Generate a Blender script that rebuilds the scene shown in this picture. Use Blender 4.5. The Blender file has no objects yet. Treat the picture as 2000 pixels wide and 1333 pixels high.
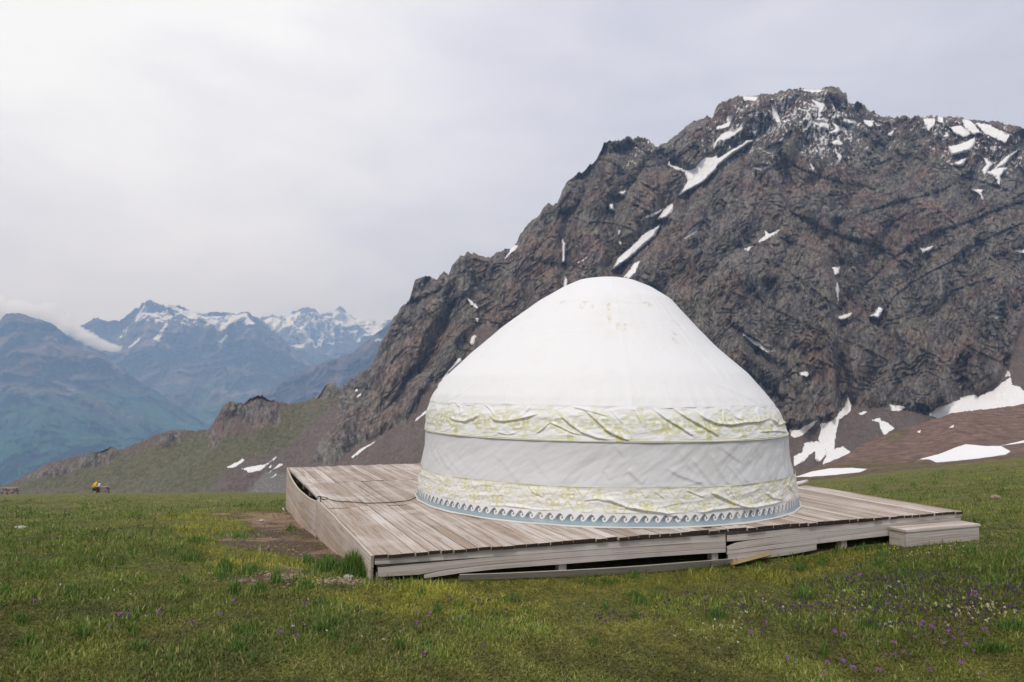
import bpy, bmesh, math, random
import numpy as np
from mathutils import Vector, Matrix
random.seed(7); RNG = np.random.default_rng(11)
S = bpy.context.scene
R = math.radians

# ------------------------------------------------------------------ camera
PITCH, ROLL, FPX = 0.0587, 0.0080, 1489.7      # focal length in pixels of a 2000 px wide frame
CAM = np.array([0.0, 0.0, 1.506])
FW = np.array([0, math.cos(PITCH), math.sin(PITCH)])
_up = np.array([0, -math.sin(PITCH), math.cos(PITCH)]); _rt = np.array([1.0, 0, 0])
RT = _rt*math.cos(ROLL) + _up*math.sin(ROLL)
UP = -_rt*math.sin(ROLL) + _up*math.cos(ROLL)
cd = bpy.data.cameras.new('camera'); cam = bpy.data.objects.new('camera', cd); S.collection.objects.link(cam)
cam.matrix_world = Matrix(((RT[0], UP[0], -FW[0], CAM[0]), (RT[1], UP[1], -FW[1], CAM[1]), (RT[2], UP[2], -FW[2], CAM[2]), (0, 0, 0, 1)))
cd.sensor_width = 36; cd.lens = FPX/2000*36; cd.clip_start = 0.1; cd.clip_end = 60000
S.camera = cam

# ------------------------------------------------------------------ world, sun, exposure
SUN_AZ, SUN_EL = 205.0, 52.0                    # compass-like: degrees clockwise from +Y
w = bpy.data.worlds.new('World'); S.world = w; w.use_nodes = True
nt = w.node_tree; nt.nodes.clear()
def wn(t, **k):
    n = nt.nodes.new(t)
    for a, b in k.items(): setattr(n, a, b)
    return n
out = wn('ShaderNodeOutputWorld'); sky = wn('ShaderNodeTexSky', sky_type='NISHITA', sun_disc=False)
sky.sun_elevation = R(SUN_EL); sky.sun_rotation = R(SUN_AZ)
b1 = wn('ShaderNodeBackground'); b1.inputs[1].default_value = 0.1; nt.links.new(sky.outputs[0], b1.inputs[0])
tc = wn('ShaderNodeTexCoord')
def wdot(az, el):
    n = wn('ShaderNodeVectorMath', operation='DOT_PRODUCT'); nt.links.new(tc.outputs['Generated'], n.inputs[0])
    n.inputs[1].default_value = (math.sin(R(az))*math.cos(R(el)), math.cos(R(az))*math.cos(R(el)), math.sin(R(el))); return n.outputs['Value']
def wmath(op, a, b=None, c=None, clamp=False):
    n = wn('ShaderNodeMath', operation=op); n.use_clamp = clamp
    for i, v in enumerate((a, b, c)):
        if v is None: continue
        if isinstance(v, (int, float)): n.inputs[i].default_value = v
        else: nt.links.new(v, n.inputs[i])
    return n.outputs[0]
mp = wn('ShaderNodeMapping'); mp.inputs['Scale'].default_value = (1, 1, 2.6); nt.links.new(tc.outputs['Generated'], mp.inputs[0])
def wnoise(scale, detail, dist=0.3, rough=0.5):
    n = wn('ShaderNodeTexNoise'); n.inputs['Scale'].default_value = scale; n.inputs['Detail'].default_value = detail
    n.inputs['Distortion'].default_value = dist; n.inputs['Roughness'].default_value = rough; nt.links.new(mp.outputs[0], n.inputs[0]); return n.outputs['Fac']
g1 = wdot(-33, 25); n1 = wnoise(2.1, 4); n2 = wnoise(6.5, 6, 0.6, 0.55)
f = wmath('POWER', wmath('MAXIMUM', g1, 0.0), 9.0)
f = wmath('ADD', f, wmath('MULTIPLY', wmath('SUBTRACT', n1, 0.5), 0.9))
szz = wn('ShaderNodeSeparateXYZ'); nt.links.new(tc.outputs['Generated'], szz.inputs[0])
f = wmath('ADD', f, wmath('MULTIPLY', wmath('SUBTRACT', wmath('MULTIPLY', szz.outputs[2], 2.2, None, True), 0.62), 0.55))
f = wmath('ADD', f, wmath('MULTIPLY', wmath('SUBTRACT', n2, 0.5), 0.5), clamp=True)
cr = wn('ShaderNodeValToRGB'); nt.links.new(f, cr.inputs[0])
el = cr.color_ramp.elements; el[0].position = 0.0; el[0].color = (0.405, 0.418, 0.505, 1); el[1].position = 1.0; el[1].color = (0.72, 0.73, 0.755, 1)
e = el.new(0.45); e.color = (0.54, 0.545, 0.625, 1)
b2 = wn('ShaderNodeBackground'); b2.inputs[1].default_value = 1.0; nt.links.new(cr.outputs[0], b2.inputs[0])
mx = wn('ShaderNodeMixShader'); mx.inputs[0].default_value = 0.93
nt.links.new(b1.outputs[0], mx.inputs[1]); nt.links.new(b2.outputs[0], mx.inputs[2]); nt.links.new(mx.outputs[0], out.inputs[0])
sd = bpy.data.lights.new('sun', 'SUN'); sd.energy = 1.5; sd.angle = R(14); sd.color = (1.0, 0.97, 0.93)
so = bpy.data.objects.new('sun', sd); S.collection.objects.link(so)
_sd = Vector((math.sin(R(SUN_AZ))*math.cos(R(SUN_EL)), math.cos(R(SUN_AZ))*math.cos(R(SUN_EL)), math.sin(R(SUN_EL))))
so.rotation_euler = _sd.to_track_quat('Z', 'Y').to_euler()
S.view_settings.view_transform = 'Standard'; S.view_settings.look = 'None'; S.view_settings.exposure = 0.55; S.view_settings.gamma = 1.0
S.render.engine = 'CYCLES'; S.cycles.max_bounces = 8; S.cycles.diffuse_bounces = 3; S.cycles.volume_bounces = 6; S.cycles.transparent_max_bounces = 8

# ------------------------------------------------------------------ helpers
def ray(px, py):
    """direction with unit depth along the optical axis, for points of the 2000x1333 photograph"""
    px = np.asarray(px, float)[..., None]; py = np.asarray(py, float)[..., None]
    return FW + RT*((px-1000)/FPX) - UP*((py-666.5)/FPX)
def project(P):
    d = P - CAM; z = d @ FW
    return 1000 + FPX*(d @ RT)/z, 666.5 - FPX*(d @ UP)/z
def on_plane(px, py, p0, n):
    d = ray(px, py); t = ((np.asarray(p0)-CAM) @ np.asarray(n))/(d @ np.asarray(n))
    return CAM + d*t[..., None]
_tab = np.random.default_rng(3).permutation(256); _tab = np.concatenate([_tab, _tab, _tab[:2]])
_gr = np.random.default_rng(5).normal(size=(256, 3)); _gr /= np.linalg.norm(_gr, axis=1)[:, None]
def perlin(P, seed=0):
    P = P + seed*17.31; i = np.floor(P).astype(np.int64); f = P - i; i &= 255
    u = f*f*f*(f*(f*6-15)+10); r = 0
    for a in (0, 1):
        wx = u[:, 0] if a else 1-u[:, 0]; pa = _tab[(i[:, 0]+a) & 255]
        for b in (0, 1):
            wy = u[:, 1] if b else 1-u[:, 1]; pb = _tab[(pa+i[:, 1]+b) & 255]
            for c in (0, 1):
                wz = u[:, 2] if c else 1-u[:, 2]; g = _gr[_tab[(pb+i[:, 2]+c) & 255]]
                r = r + wx*wy*wz*(g[:, 0]*(f[:, 0]-a)+g[:, 1]*(f[:, 1]-b)+g[:, 2]*(f[:, 2]-c))
    return r*1.5
def fbm(P, octv=4, seed=0, gain=0.5, lac=2.03):
    r = 0; a = 1.0; t = 0
    for k in range(octv): r = r + a*perlin(P*lac**k, seed+k); t += a; a *= gain
    return r/t
def ridged(P, octv=4, seed=0, gain=0.5, lac=2.07):
    r = 0; a = 1.0; t = 0; wgt = 1.0
    for k in range(octv):
        s = (1-np.abs(perlin(P*lac**k, seed+k))*1.6); s = np.clip(s, 0, 1)**2*wgt; wgt = np.clip(s*1.6, 0, 1); r = r + a*s; t += a; a *= gain
    return r/t
def worley(P):
    i = np.floor(P).astype(np.int64); f = P-i; best = np.full(len(P), 9.0)
    o = np.where(f < 0.5, -1, 1)
    for a in (0, 1):
        for b in (0, 1):
            for c in (0, 1):
                j = np.stack([o[:, 0]*a, o[:, 1]*b, o[:, 2]*c], 1); q = (i+j) & 255; h = _tab[(_tab[(_tab[q[:, 0]]+q[:, 1]) & 255]+q[:, 2]) & 255]
                d = j + 0.5 + _gr[h]*0.42 - f; best = np.minimum(best, np.abs(d[:, 0])*0.6+np.abs(d[:, 1])*0.6+np.abs(d[:, 2])*0.6)
    return best
def poly_sdf(px, py, poly, m=10.0):
    """signed distance (positive inside) clipped to +-m"""
    poly = np.asarray(poly, float); out = np.full(px.shape, -m)
    x0, y0 = poly.min(0)-m; x1, y1 = poly.max(0)+m
    k = np.nonzero((px > x0) & (px < x1) & (py > y0) & (py < y1))[0]
    if len(k) == 0: return out
    X = px[k]; Y = py[k]; d = np.full(X.shape, 1e9); ins = np.zeros(X.shape, bool); n = len(poly)
    for a in range(n):
        ax, ay = poly[a]; bx, by = poly[(a+1) % n]; ex, ey = bx-ax, by-ay
        t = np.clip(((X-ax)*ex+(Y-ay)*ey)/(ex*ex+ey*ey+1e-9), 0, 1)
        d = np.minimum(d, np.hypot(X-ax-t*ex, Y-ay-t*ey))
        if ay != by: ins ^= ((ay > Y) != (by > Y)) & (X < (bx-ax)*(Y-ay)/(by-ay)+ax)
    out[k] = np.clip(np.where(ins, d, -d), -m, m); return out
def line_dist(X, Y, pts, signed=False):
    d = np.full(X.shape, 1e9); sg = np.ones(X.shape); tt = np.zeros(X.shape); pts = np.asarray(pts, float); n = len(pts)-1
    for a in range(n):
        ax, ay = pts[a]; bx, by = pts[a+1]; ex, ey = bx-ax, by-ay
        t = np.clip(((X-ax)*ex+(Y-ay)*ey)/(ex*ex+ey*ey+1e-9), 0, 1); dd = np.hypot(X-ax-t*ex, Y-ay-t*ey)
        k = dd < d; d = np.where(k, dd, d); sg = np.where(k, np.sign(ex*(Y-ay)-ey*(X-ax)), sg); tt = np.where(k, (a+t)/n, tt)
    return (d, sg, tt) if signed else d
def attr(me, name, arr, typ='FLOAT'):
    a = me.attributes.new(name, typ, 'POINT')
    if typ == 'FLOAT': a.data.foreach_set('value', np.ascontiguousarray(arr, dtype=np.float32).ravel())
    else:
        if arr.shape[1] == 3: arr = np.concatenate([arr, np.ones((len(arr), 1))], 1)
        a.data.foreach_set('color', np.ascontiguousarray(arr, dtype=np.float32).ravel())
def mesh_np(name, V, F, smooth=True):
    me = bpy.data.meshes.new(name); V = np.ascontiguousarray(V, dtype=np.float32); F = np.asarray(F, np.int32)
    me.vertices.add(len(V)); me.vertices.foreach_set('co', V.ravel())
    k = F.shape[1]; me.loops.add(F.size); me.loops.foreach_set('vertex_index', F.ravel())
    me.polygons.add(len(F)); me.polygons.foreach_set('loop_start', np.arange(0, F.size, k, dtype=np.int32))
    try: me.polygons.foreach_set('loop_total', np.full(len(F), k, np.int32))
    except Exception: pass
    me.polygons.foreach_set('use_smooth', np.full(len(F), smooth, bool)); me.update(calc_edges=True); return me
def grid_faces(nr, nc, wrap=False):
    idx = np.arange(nr*nc).reshape(nr, nc)
    if wrap: idx = np.concatenate([idx, idx[:, :1]], 1)
    return np.stack([idx[:-1, :-1], idx[:-1, 1:], idx[1:, 1:], idx[1:, :-1]], -1).reshape(-1, 4)
def link(name, me, mat=None, parent=None):
    o = bpy.data.objects.new(name, me); S.collection.objects.link(o)
    if mat is not None:
        for m in (mat if isinstance(mat, (list, tuple)) else [mat]): me.materials.append(m)
    if parent is not None: o.parent = parent
    return o
def tag(o, label=None, cat=None, group=None, kind=None):
    if label: o['label'] = label
    if cat: o['category'] = cat
    if group: o['group'] = group
    if kind: o['kind'] = kind
    return o
def empty(name, loc, label, cat, group=None, rz=0.0):
    o = bpy.data.objects.new(name, None); S.collection.objects.link(o); o.location = loc; o.rotation_euler = (0, 0, rz); o.empty_display_size = 0.2
    bpy.context.view_layer.update()
    return tag(o, label, cat, group)
class NT:
    """small helper for material nodes"""
    def __init__(s, name):
        s.m = bpy.data.materials.new(name); s.m.use_nodes = True; s.t = s.m.node_tree; s.t.nodes.clear()
        s.out = s.n('ShaderNodeOutputMaterial'); s.p = s.n('ShaderNodeBsdfPrincipled'); s.l(s.p.outputs[0], s.out.inputs[0])
        s.p.inputs['Specular IOR Level'].default_value = 0.3
    def n(s, t, **k):
        n = s.t.nodes.new(t)
        for a, b in k.items(): setattr(n, a, b)
        return n
    def l(s, a, b): s.t.links.new(a, b)
    def put(s, sock, v):
        if isinstance(v, (int, float)): sock.default_value = v
        elif isinstance(v, tuple): sock.default_value = v if len(v) == 4 or sock.type == 'VECTOR' else (*v, 1)
        else: s.l(v, sock)
    def coord(s, scale=(1, 1, 1), rot=(0, 0, 0), src='Object'):
        c = s.n('ShaderNodeTexCoord'); m = s.n('ShaderNodeMapping'); m.inputs['Scale'].default_value = scale; m.inputs['Rotation'].default_value = rot
        s.l(c.outputs[src], m.inputs[0]); return m.outputs[0]
    def noise(s, scale, detail=4, rough=0.5, dist=0.0, co=None, out='Fac'):
        n = s.n('ShaderNodeTexNoise'); n.inputs['Scale'].default_value = scale; n.inputs['Detail'].default_value = detail
        n.inputs['Roughness'].default_value = rough; n.inputs['Distortion'].default_value = dist
        if co is not None: s.l(co, n.inputs['Vector'])
        return n.outputs[out]
    def math(s, op, a, b=0.0, clamp=False):
        n = s.n('ShaderNodeMath', operation=op); n.use_clamp = clamp; s.put(n.inputs[0], a); s.put(n.inputs[1], b); return n.outputs[0]
    def ss(s, v, lo, hi):
        n = s.n('ShaderNodeMapRange', interpolation_type='SMOOTHSTEP'); s.put(n.inputs[0], v); n.inputs[1].default_value = lo; n.inputs[2].default_value = hi; return n.outputs[0]
    def mix(s, f, a, b, mode='MIX'):
        n = s.n('ShaderNodeMix', data_type='RGBA', blend_type=mode); s.put(n.inputs[0], f); s.put(n.inputs[6], a); s.put(n.inputs[7], b); return n.outputs[2]
    def attr(s, name, out='Fac'):
        n = s.n('ShaderNodeAttribute', attribute_name=name); return n.outputs[out]
    def bump(s, h, strength, dist, nrm=None):
        n = s.n('ShaderNodeBump'); n.inputs['Strength'].default_value = strength; n.inputs['Distance'].default_value = dist; s.l(h, n.inputs['Height'])
        if nrm is not None: s.l(nrm, n.inputs['Normal'])
        return n.outputs[0]
    def base(s, c, rough=0.8): s.put(s.p.inputs['Base Color'], c); s.put(s.p.inputs['Roughness'], rough); return s.m

# ------------------------------------------------------------------ meadow ground (analytic height)
EDGE = np.array([(-900, 1000), (-300, 975), (0, 966), (200, 963), (400, 962), (560, 962), (800, 957), (1200, 948), (1560, 940), (1650, 931), (1700, 924), (1800, 913), (1900, 901), (2000, 889), (2200, 866), (2600, 830), (3200, 800)], float)
_er = ray(EDGE[:, 0], EDGE[:, 1]); _eaz = np.arctan2(_er[:, 0], _er[:, 1]); _es = -_er[:, 2]/_er[:, 1]
_cx = np.array([(-600, 4.6), (560, 4.6), (735, 4.8), (1420, 7.0), (1877, 9.0), (2600, 11.0)])
A0 = np.array([-1.209, 6.857]); TH = 0.3809; DW, DL = 7.327, 7.568
DU = np.array([math.cos(TH), math.sin(TH)]); DV = np.array([-math.sin(TH), math.cos(TH)])
def _foot():
    # where the turf meets the platform: (photo column, photo row, which face)
    out_ = []
    for x, y, n in ((563, 996, DU), (590, 1024, DU), (613, 1046, DU), (660, 1086, DU), (735, 1131, DV), (1000, 1134, DV), (1100, 1131, DV), (1261, 1124, DV), (1425, 1109, DV), (1540, 1087, DV), (1640, 1069, DV), (1736, 1055, DV), (1877, 1050, DV), (1915, 1052, DV)):
        n3 = np.array([n[0], n[1], 0]); P = on_plane(x, y, np.array([A0[0], A0[1], 0]), n3); d = P[1]; s = np.interp(math.atan2(P[0], P[1]), _eaz, _es); out_.append((P[0], P[1], P[2]))
    return out_
_f = np.array(_foot())
_sm = np.array([(-0.62, 4.8), (-0.26, 5.0), (-0.17, 5.2), (0.28, 7.3), (0.53, 9.0), (0.8, 10.5)])
def c_of(az, d=20.0): return np.interp(az, _sm[:, 0], _sm[:, 1])
def edge_dist(az): return np.interp(az, [-1.2, -0.6, -0.3, 0.2, 0.5, 1.2], [150, 135, 120, 95, 70, 60])
def s_of(az): return np.interp(az, _eaz, _es)
def _delta():
    X, Y, Z_ = _f.T; az = np.arctan2(X, Y); d = Y; s = s_of(az); return Z_-(CAM[2]-(s*d+c_of(az)/d))
_D = []
def ground_z(X, Y, bumps=True):
    X = np.asarray(X, float); Y = np.asarray(Y, float); az = np.clip(np.arctan2(X, Y), -0.95, 0.95); rho = np.hypot(X, Y)
    d = rho*np.cos(az); s = s_of(az); c = c_of(az, d); dm = 3.6
    drop = np.where(d > dm, s*d + c/np.maximum(d, 0.1), (s*dm + c/dm) + (s - c/dm**2)*(d-dm)*0.3)
    # behind and beside the camera the meadow levels out
    back = np.clip((np.abs(np.arctan2(X, Y))-0.95)/0.8, 0, 1); drop = drop*(1-back) + (1.75 + 0.03*rho)*back
    z = CAM[2]-drop
    if not _D: _D.append(_delta())
    # the turf follows the foot of the platform
    num = 0; den = 0.12
    for (fx, fy, fz), dl in zip(_f, _D[0]):
        k = np.exp(-((X-fx)**2+(Y-fy)**2)/1.3**2); num = num + k*dl; den = den + k
    z = z + num/den
    E_ = edge_dist(az); over = np.clip(rho-E_, 0, None); z = z - 0.62*over + 0.62*6*(1-np.exp(-over/6))
    if bumps:
        P = np.stack([X.ravel(), Y.ravel(), np.zeros(X.size)], 1); sh = X.shape
        amp = np.clip((rho-2)/12, 0.25, 1)
        z = z + (0.05*fbm(P/2.1, 3, 5).reshape(sh) + 0.02*fbm(P/0.5, 2, 9).reshape(sh))*amp
    return z
rr = np.concatenate([np.linspace(0.4, 12, 130), np.geomspace(12.08, 160, 300), np.geomspace(165, 1700, 60)])
aa = np.concatenate([np.linspace(-0.95, 0.95, 640), np.linspace(0.97, 2*math.pi-0.97, 150)])
RR, AA = np.meshgrid(rr, aa, indexing='ij'); GX = RR*np.sin(AA); GY = RR*np.cos(AA)
GZ = np.maximum(ground_z(GX, GY), -955.0)
DIRT = [[(405, 1005), (480, 1002), (545, 998), (563, 992), (640, 1040), (690, 1085), (700, 1112), (660, 1108), (600, 1100), (540, 1085), (470, 1075), (420, 1065), (425, 1050), (500, 1040), (480, 1015)],
        [(455, 1130), (500, 1118), (560, 1112), (620, 1118), (560, 1140), (500, 1145), (470, 1142)], [(640, 1132), (720, 1132), (700, 1145), (600, 1140)],
        [(1530, 926), (1640, 918), (1720, 916), (1900, 899), (2010, 886), (2010, 893), (1900, 905), (1800, 913), (1700, 921), (1600, 934), (1540, 938)]]
def zone(px, py, polys, m=10.0):
    r = np.full(px.shape, -m)
    for p in polys: r = np.maximum(r, poly_sdf(px, py, p, m))
    return r
V = np.stack([GX.ravel(), GY.ravel(), GZ.ravel()], 1)
gf = grid_faces(len(rr), len(aa), True)
gpx, gpy = project(V); gok = (V[:, 1] > 0.5)
dirt_v = np.where(gok, zone(gpx, gpy, DIRT, 14.0), -14.0)
me = mesh_np('meadow', V, gf[:, ::-1]); attr(me, 'dirt', dirt_v)
m = NT('meadow_ground'); co = m.coord()
a1 = m.noise(0.9, 5, 0.6, 0.4, co); a2 = m.noise(5.0, 5, 0.65, 0, co); a3 = m.noise(38.0, 4, 0.7, 0, co); a4 = m.noise(0.16, 4, 0.6, 0.5, co)
c = m.mix(m.ss(a2, 0.35, 0.7), (0.08, 0.10, 0.025), (0.19, 0.18, 0.045)); c = m.mix(m.ss(a1, 0.52, 0.72), c, (0.26, 0.235, 0.05))
c = m.mix(m.math('MULTIPLY', m.ss(a3, 0.5, 0.7), 0.5), c, (0.14, 0.10, 0.055)); c = m.mix(m.ss(a4, 0.55, 0.75), c, (0.18, 0.14, 0.06))
dz = m.math('ADD', m.math('ADD', m.attr('dirt'), m.math('MULTIPLY', m.math('SUBTRACT', a1, 0.5), 28)), m.math('MULTIPLY', m.math('SUBTRACT', a2, 0.5), 26))
dc = m.mix(m.ss(a1, 0.50, 0.62), (0.105, 0.066, 0.047), (0.33, 0.215, 0.15)); dc = m.mix(m.ss(a3, 0.45, 0.75), dc, (0.09, 0.06, 0.042)); dc = m.mix(m.ss(a3, 0.42, 0.30), dc, (0.36, 0.27, 0.2))
c = m.mix(m.ss(dz, -2.0, 4.0), c, dc)
M_MEADOW = m.base(c, 0.95); m.l(m.bump(a3, 0.9, 0.03), m.p.inputs['Normal'])
tag(link('meadow', me, M_MEADOW), kind='structure')
# valley floor sheet to the horizon
vr = np.array([0, 300, 1500, 4000, 9000, 14500.]); va = np.linspace(0, 2*math.pi, 49)[:-1]; VR, VA = np.meshgrid(vr, va, indexing='ij')
V = np.stack([(VR*np.sin(VA)).ravel(), (VR*np.cos(VA)).ravel(), np.full(VR.size, -960.0)], 1)
m = NT('valley_floor'); co = m.coord(); M_VAL = m.base(m.mix(m.noise(0.004, 6, 0.6, 0, co), (0.04, 0.07, 0.04), (0.12, 0.11, 0.07)), 1.0)
tag(link('valley_floor', mesh_np('valley_floor', V, grid_faces(len(vr), len(va), True)[:, ::-1]), M_VAL), kind='structure')

# ------------------------------------------------------------------ mountains: relief terrain at its own distance
def Z(x0, y0, s, pts): return [(x0+a/s, y0+b/s) for a, b in pts]
z5 = lambda *p: Z(760, 150, 2.6656, p)
z6 = lambda *p: Z(1300, 150, 2.6656, p)
z7 = lambda *p: Z(1400, 600, 3.3333, p)
zL = lambda *p: Z(400, 700, 4.0, p)
z4 = lambda *p: Z(0, 560, 2.5, p)
SNOW = [
 z5((1706,415),(1640,425),(1600,470),(1550,500),(1560,550),(1545,590),(1520,610),(1590,575),(1640,545),(1706,480)),
 z5((1455,425),(1462,460),(1500,470),(1550,497),(1500,482),(1455,462)), z5((1475,660),(1480,690),(1440,735),(1395,745),(1430,700)),
 z5((1420,695),(1380,725),(1310,740),(1370,715)), z5((1410,775),(1380,830),(1320,880),(1250,945),(1165,1005),(1190,950),(1260,890),(1330,820)),
 z5((1305,960),(1280,1020),(1250,1050),(1220,1050),(1250,1010),(1280,970)), z5((903,850),(916,870),(915,970),(904,965)), z5((914,1045),(928,1050),(925,1095),(910,1100)),
 z5((1145,670),(1165,662),(1168,697),(1150,692)), z5((985,967),(1028,942),(1010,958)), z5((645,878),(668,880),(655,902),(600,950),(620,920)), z5((1200,605),(1230,597),(1218,624)),
 z5((1634,760),(1600,803),(1545,838),(1600,778)), z5((410,1158),(450,1186),(458,1202),(430,1188)), z5((448,1256),(466,1258),(460,1275)), z5((1193,798),(1205,803),(1195,818)), z5((1198,860),(1212,860),(1202,878)), z5((1580,368),(1608,370),(1595,388)),
 z6((450,335),(420,332),(400,355),(340,385),(280,425),(210,420),(150,490),(100,488),(115,545),(75,615),(110,595),(160,565),(240,490),(300,440),(350,400),(410,362)),
 z6((400,263),(360,300),(330,325),(275,328),(250,375),(255,345),(290,300),(330,285),(370,275)), z6((340,233),(320,262),(265,277),(265,260),(300,250)),
 z6((655,290),(645,322),(600,362),(550,402),(508,388),(560,365),(610,345),(630,308)), z6((550,130),(580,180),(602,242),(580,238),(558,200)),
 z6((760,116),(830,148),(822,165),(795,200),(800,160),(770,132)), z6((775,230),(850,250),(850,278),(808,262)), z6((865,238),(895,255),(912,278),(890,297),(858,292),(885,275)),
 z6((1028,226),(1087,228),(1070,262),(1038,246)), z6((1090,238),(1133,245),(1100,257)), z6((1343,220),(1402,220),(1402,246),(1370,282),(1358,255)), z6((1418,210),(1442,212),(1447,242),(1423,236)),
 z6((1548,226),(1582,228),(1612,260),(1645,292),(1600,302),(1560,265)), z6((1478,262),(1540,258),(1592,300),(1550,318),(1500,292)), z6((1618,243),(1680,248),(1740,280),(1792,300),(1772,347),(1720,322),(1660,292)),
 z6((1473,365),(1540,348),(1610,318),(1612,346),(1580,382),(1530,397),(1490,408)), z6((1655,420),(1702,455),(1660,503),(1648,490),(1670,460)), z6((1678,500),(1740,473),(1777,475),(1742,520),(1737,562),(1718,520)),
 z6((1700,490),(1760,428),(1842,378),(1800,412),(1762,462)), z6((1508,450),(1562,428),(1545,462),(1520,464)), z6((1323,888),(1350,897),(1396,880),(1370,907),(1338,914)),
 z6((486,860),(522,822),(516,800),(540,818),(592,798),(550,832),(510,857)), z6((408,897),(452,883),(430,908)), z6((865,992),(907,994),(904,1028),(885,1032)), z6((892,1075),(904,1110),(899,1167),(889,1110)), z6((898,1250),(967,1233),(930,1262),(910,1270)),
 z6((1108,1198),(1132,1210),(1107,1257),(1062,1250),(1090,1230)), z6((1693,1235),(1757,1252),(1720,1254)), z6((1593,590),(1662,586),(1640,602),(1652,642),(1633,610)), z6((1800,896),(1880,898),(1880,922),(1840,917)),
 z6((748,440),(778,480),(765,487)), z6((883,388),(918,415),(905,443)), z6((190,760),(150,803),(103,842),(140,793)), z6((403,103),(482,105),(470,122),(408,124)), z6((718,243),(737,238),(725,272)), z6((453,285),(478,278),(465,307)),
 z6((1160,300),(1192,278),(1170,312)), z6((458,475),(522,463),(495,482)), z6((928,223),(983,240),(950,247)), z6((690,68),(760,65),(830,72),(760,80)), z6((860,345),(890,330),(925,350),(900,356)),
 z7((855,590),(875,640),(870,680),(800,730),(780,790),(770,860),(760,930),(820,910),(870,950),(780,990),(690,1020),(720,960),(700,910),(660,860),(680,800),(670,760),(760,740),(800,690),(830,650)),
 z7((650,740),(620,780),(560,830),(520,850),(480,842),(480,805),(540,800),(600,765)), z7((1130,640),(1190,640),(1225,655),(1180,680),(1140,675)), z7((915,690),(980,680),(940,705)),
 z7((1015,735),(1060,725),(1070,745),(1110,755),(1160,790),(1090,830),(1065,790),(1060,750)),
 z7((1385,700),(1440,650),(1500,640),(1560,610),(1620,580),(1680,570),(1700,590),(1760,560),(1800,550),(1850,500),(1915,455),(1920,510),(1970,520),(2000,550),(2250,570),(2200,620),(2000,640),(1900,660),(1840,690),(1700,700),(1560,705),(1440,725)),
 z7((538,432),(590,416),(598,440),(585,457)), z7((155,160),(210,198),(270,233),(320,273),(372,288),(340,293),(300,275),(240,237),(190,200)), z7((788,76),(877,40),(820,83)),
 zL((178,852),(290,793),(312,795),(220,857)), zL((295,865),(370,848),(470,828),(557,775),(480,842),(420,882),(345,894),(325,872)), zL((473,912),(580,833),(604,830),(520,883)), zL((512,937),(555,906),(560,912),(535,930)), zL((488,862),(520,836),(515,852)),
 zL((1142,773),(1220,708),(1343,643),(1260,703),(1160,775)), zL((1638,503),(1658,465),(1735,408),(1725,432),(1660,483)), zL((1985,0),(1920,78),(1895,112),(1930,95),(2010,20)), zL((1900,110),(1820,218),(1800,255),(1845,212)), zL((1163,260),(1187,243),(1192,252)), zL((1193,300),(1217,273),(1217,290)),
 zL((2100,-180),(2070,-120),(2085,-110),(2120,-170))]
SPECK = [z7((505,970),(560,950),(570,890),(650,875),(660,920),(600,960),(560,1005),(505,1030)), z7((645,880),(700,880),(712,960),(660,1005),(645,990)), z7((1890,420),(1905,420),(1910,450),(1880,450)),
         z6((700,60),(1000,120),(1300,210),(1500,210),(1866,280),(1866,520),(1700,480),(1480,420),(1300,290),(1100,300),(950,400),(800,480),(650,340),(500,420),(380,330),(300,420),(100,420),(250,260),(390,110)),
         z5((1100,350),(1400,360),(1350,400),(1200,400))]
MSIL = [(-300, 1010), (-150, 990), (0, 955), (20, 945), (60, 925), (100, 905), (150, 890), (190, 885), (215, 875), (240, 880), (270, 868), (310, 850), (340, 840), (380, 845), (410, 840), (425, 815), (435, 795), (450, 785), (478, 790), (490, 778), (510, 775), (530, 782), (550, 788), (580, 790), (620, 776), (640, 752), (655, 752), (663, 764), (680, 748), (700, 735), (720, 722), (735, 700), (740, 680), (755, 655), (765, 635), (780, 610), (800, 590), (808, 560), (820, 545), (832, 541), (845, 548), (855, 549), (865, 536), (875, 540), (890, 510), (900, 500), (915, 500), (925, 497), (935, 500), (945, 508), (970, 500), (985, 492), (1000, 485), (1010, 480), (1015, 462), (1025, 450), (1040, 435), (1050, 430), (1065, 405), (1070, 402), (1080, 410), (1088, 405), (1095, 385), (1105, 365), (1120, 350), (1145, 335), (1160, 320), (1172, 300), (1180, 285), (1200, 280), (1225, 275), (1250, 276), (1270, 282), (1285, 292), (1300, 285), (1315, 275), (1325, 262), (1345, 250), (1365, 238), (1380, 232), (1392, 235), (1397, 215), (1410, 203), (1425, 198), (1440, 190), (1465, 192), (1490, 188), (1515, 184), (1540, 178), (1570, 176), (1590, 180), (1615, 172), (1630, 172), (1645, 182), (1653, 183), (1656, 203), (1665, 205), (1672, 202), (1688, 206), (1695, 218), (1710, 222), (1718, 230), (1740, 232), (1755, 232), (1780, 232), (1820, 232), (1840, 230), (1870, 234), (1900, 235), (1940, 240), (1970, 246), (1995, 252), (2050, 262), (2200, 300), (2450, 380), (2800, 480)]
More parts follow.
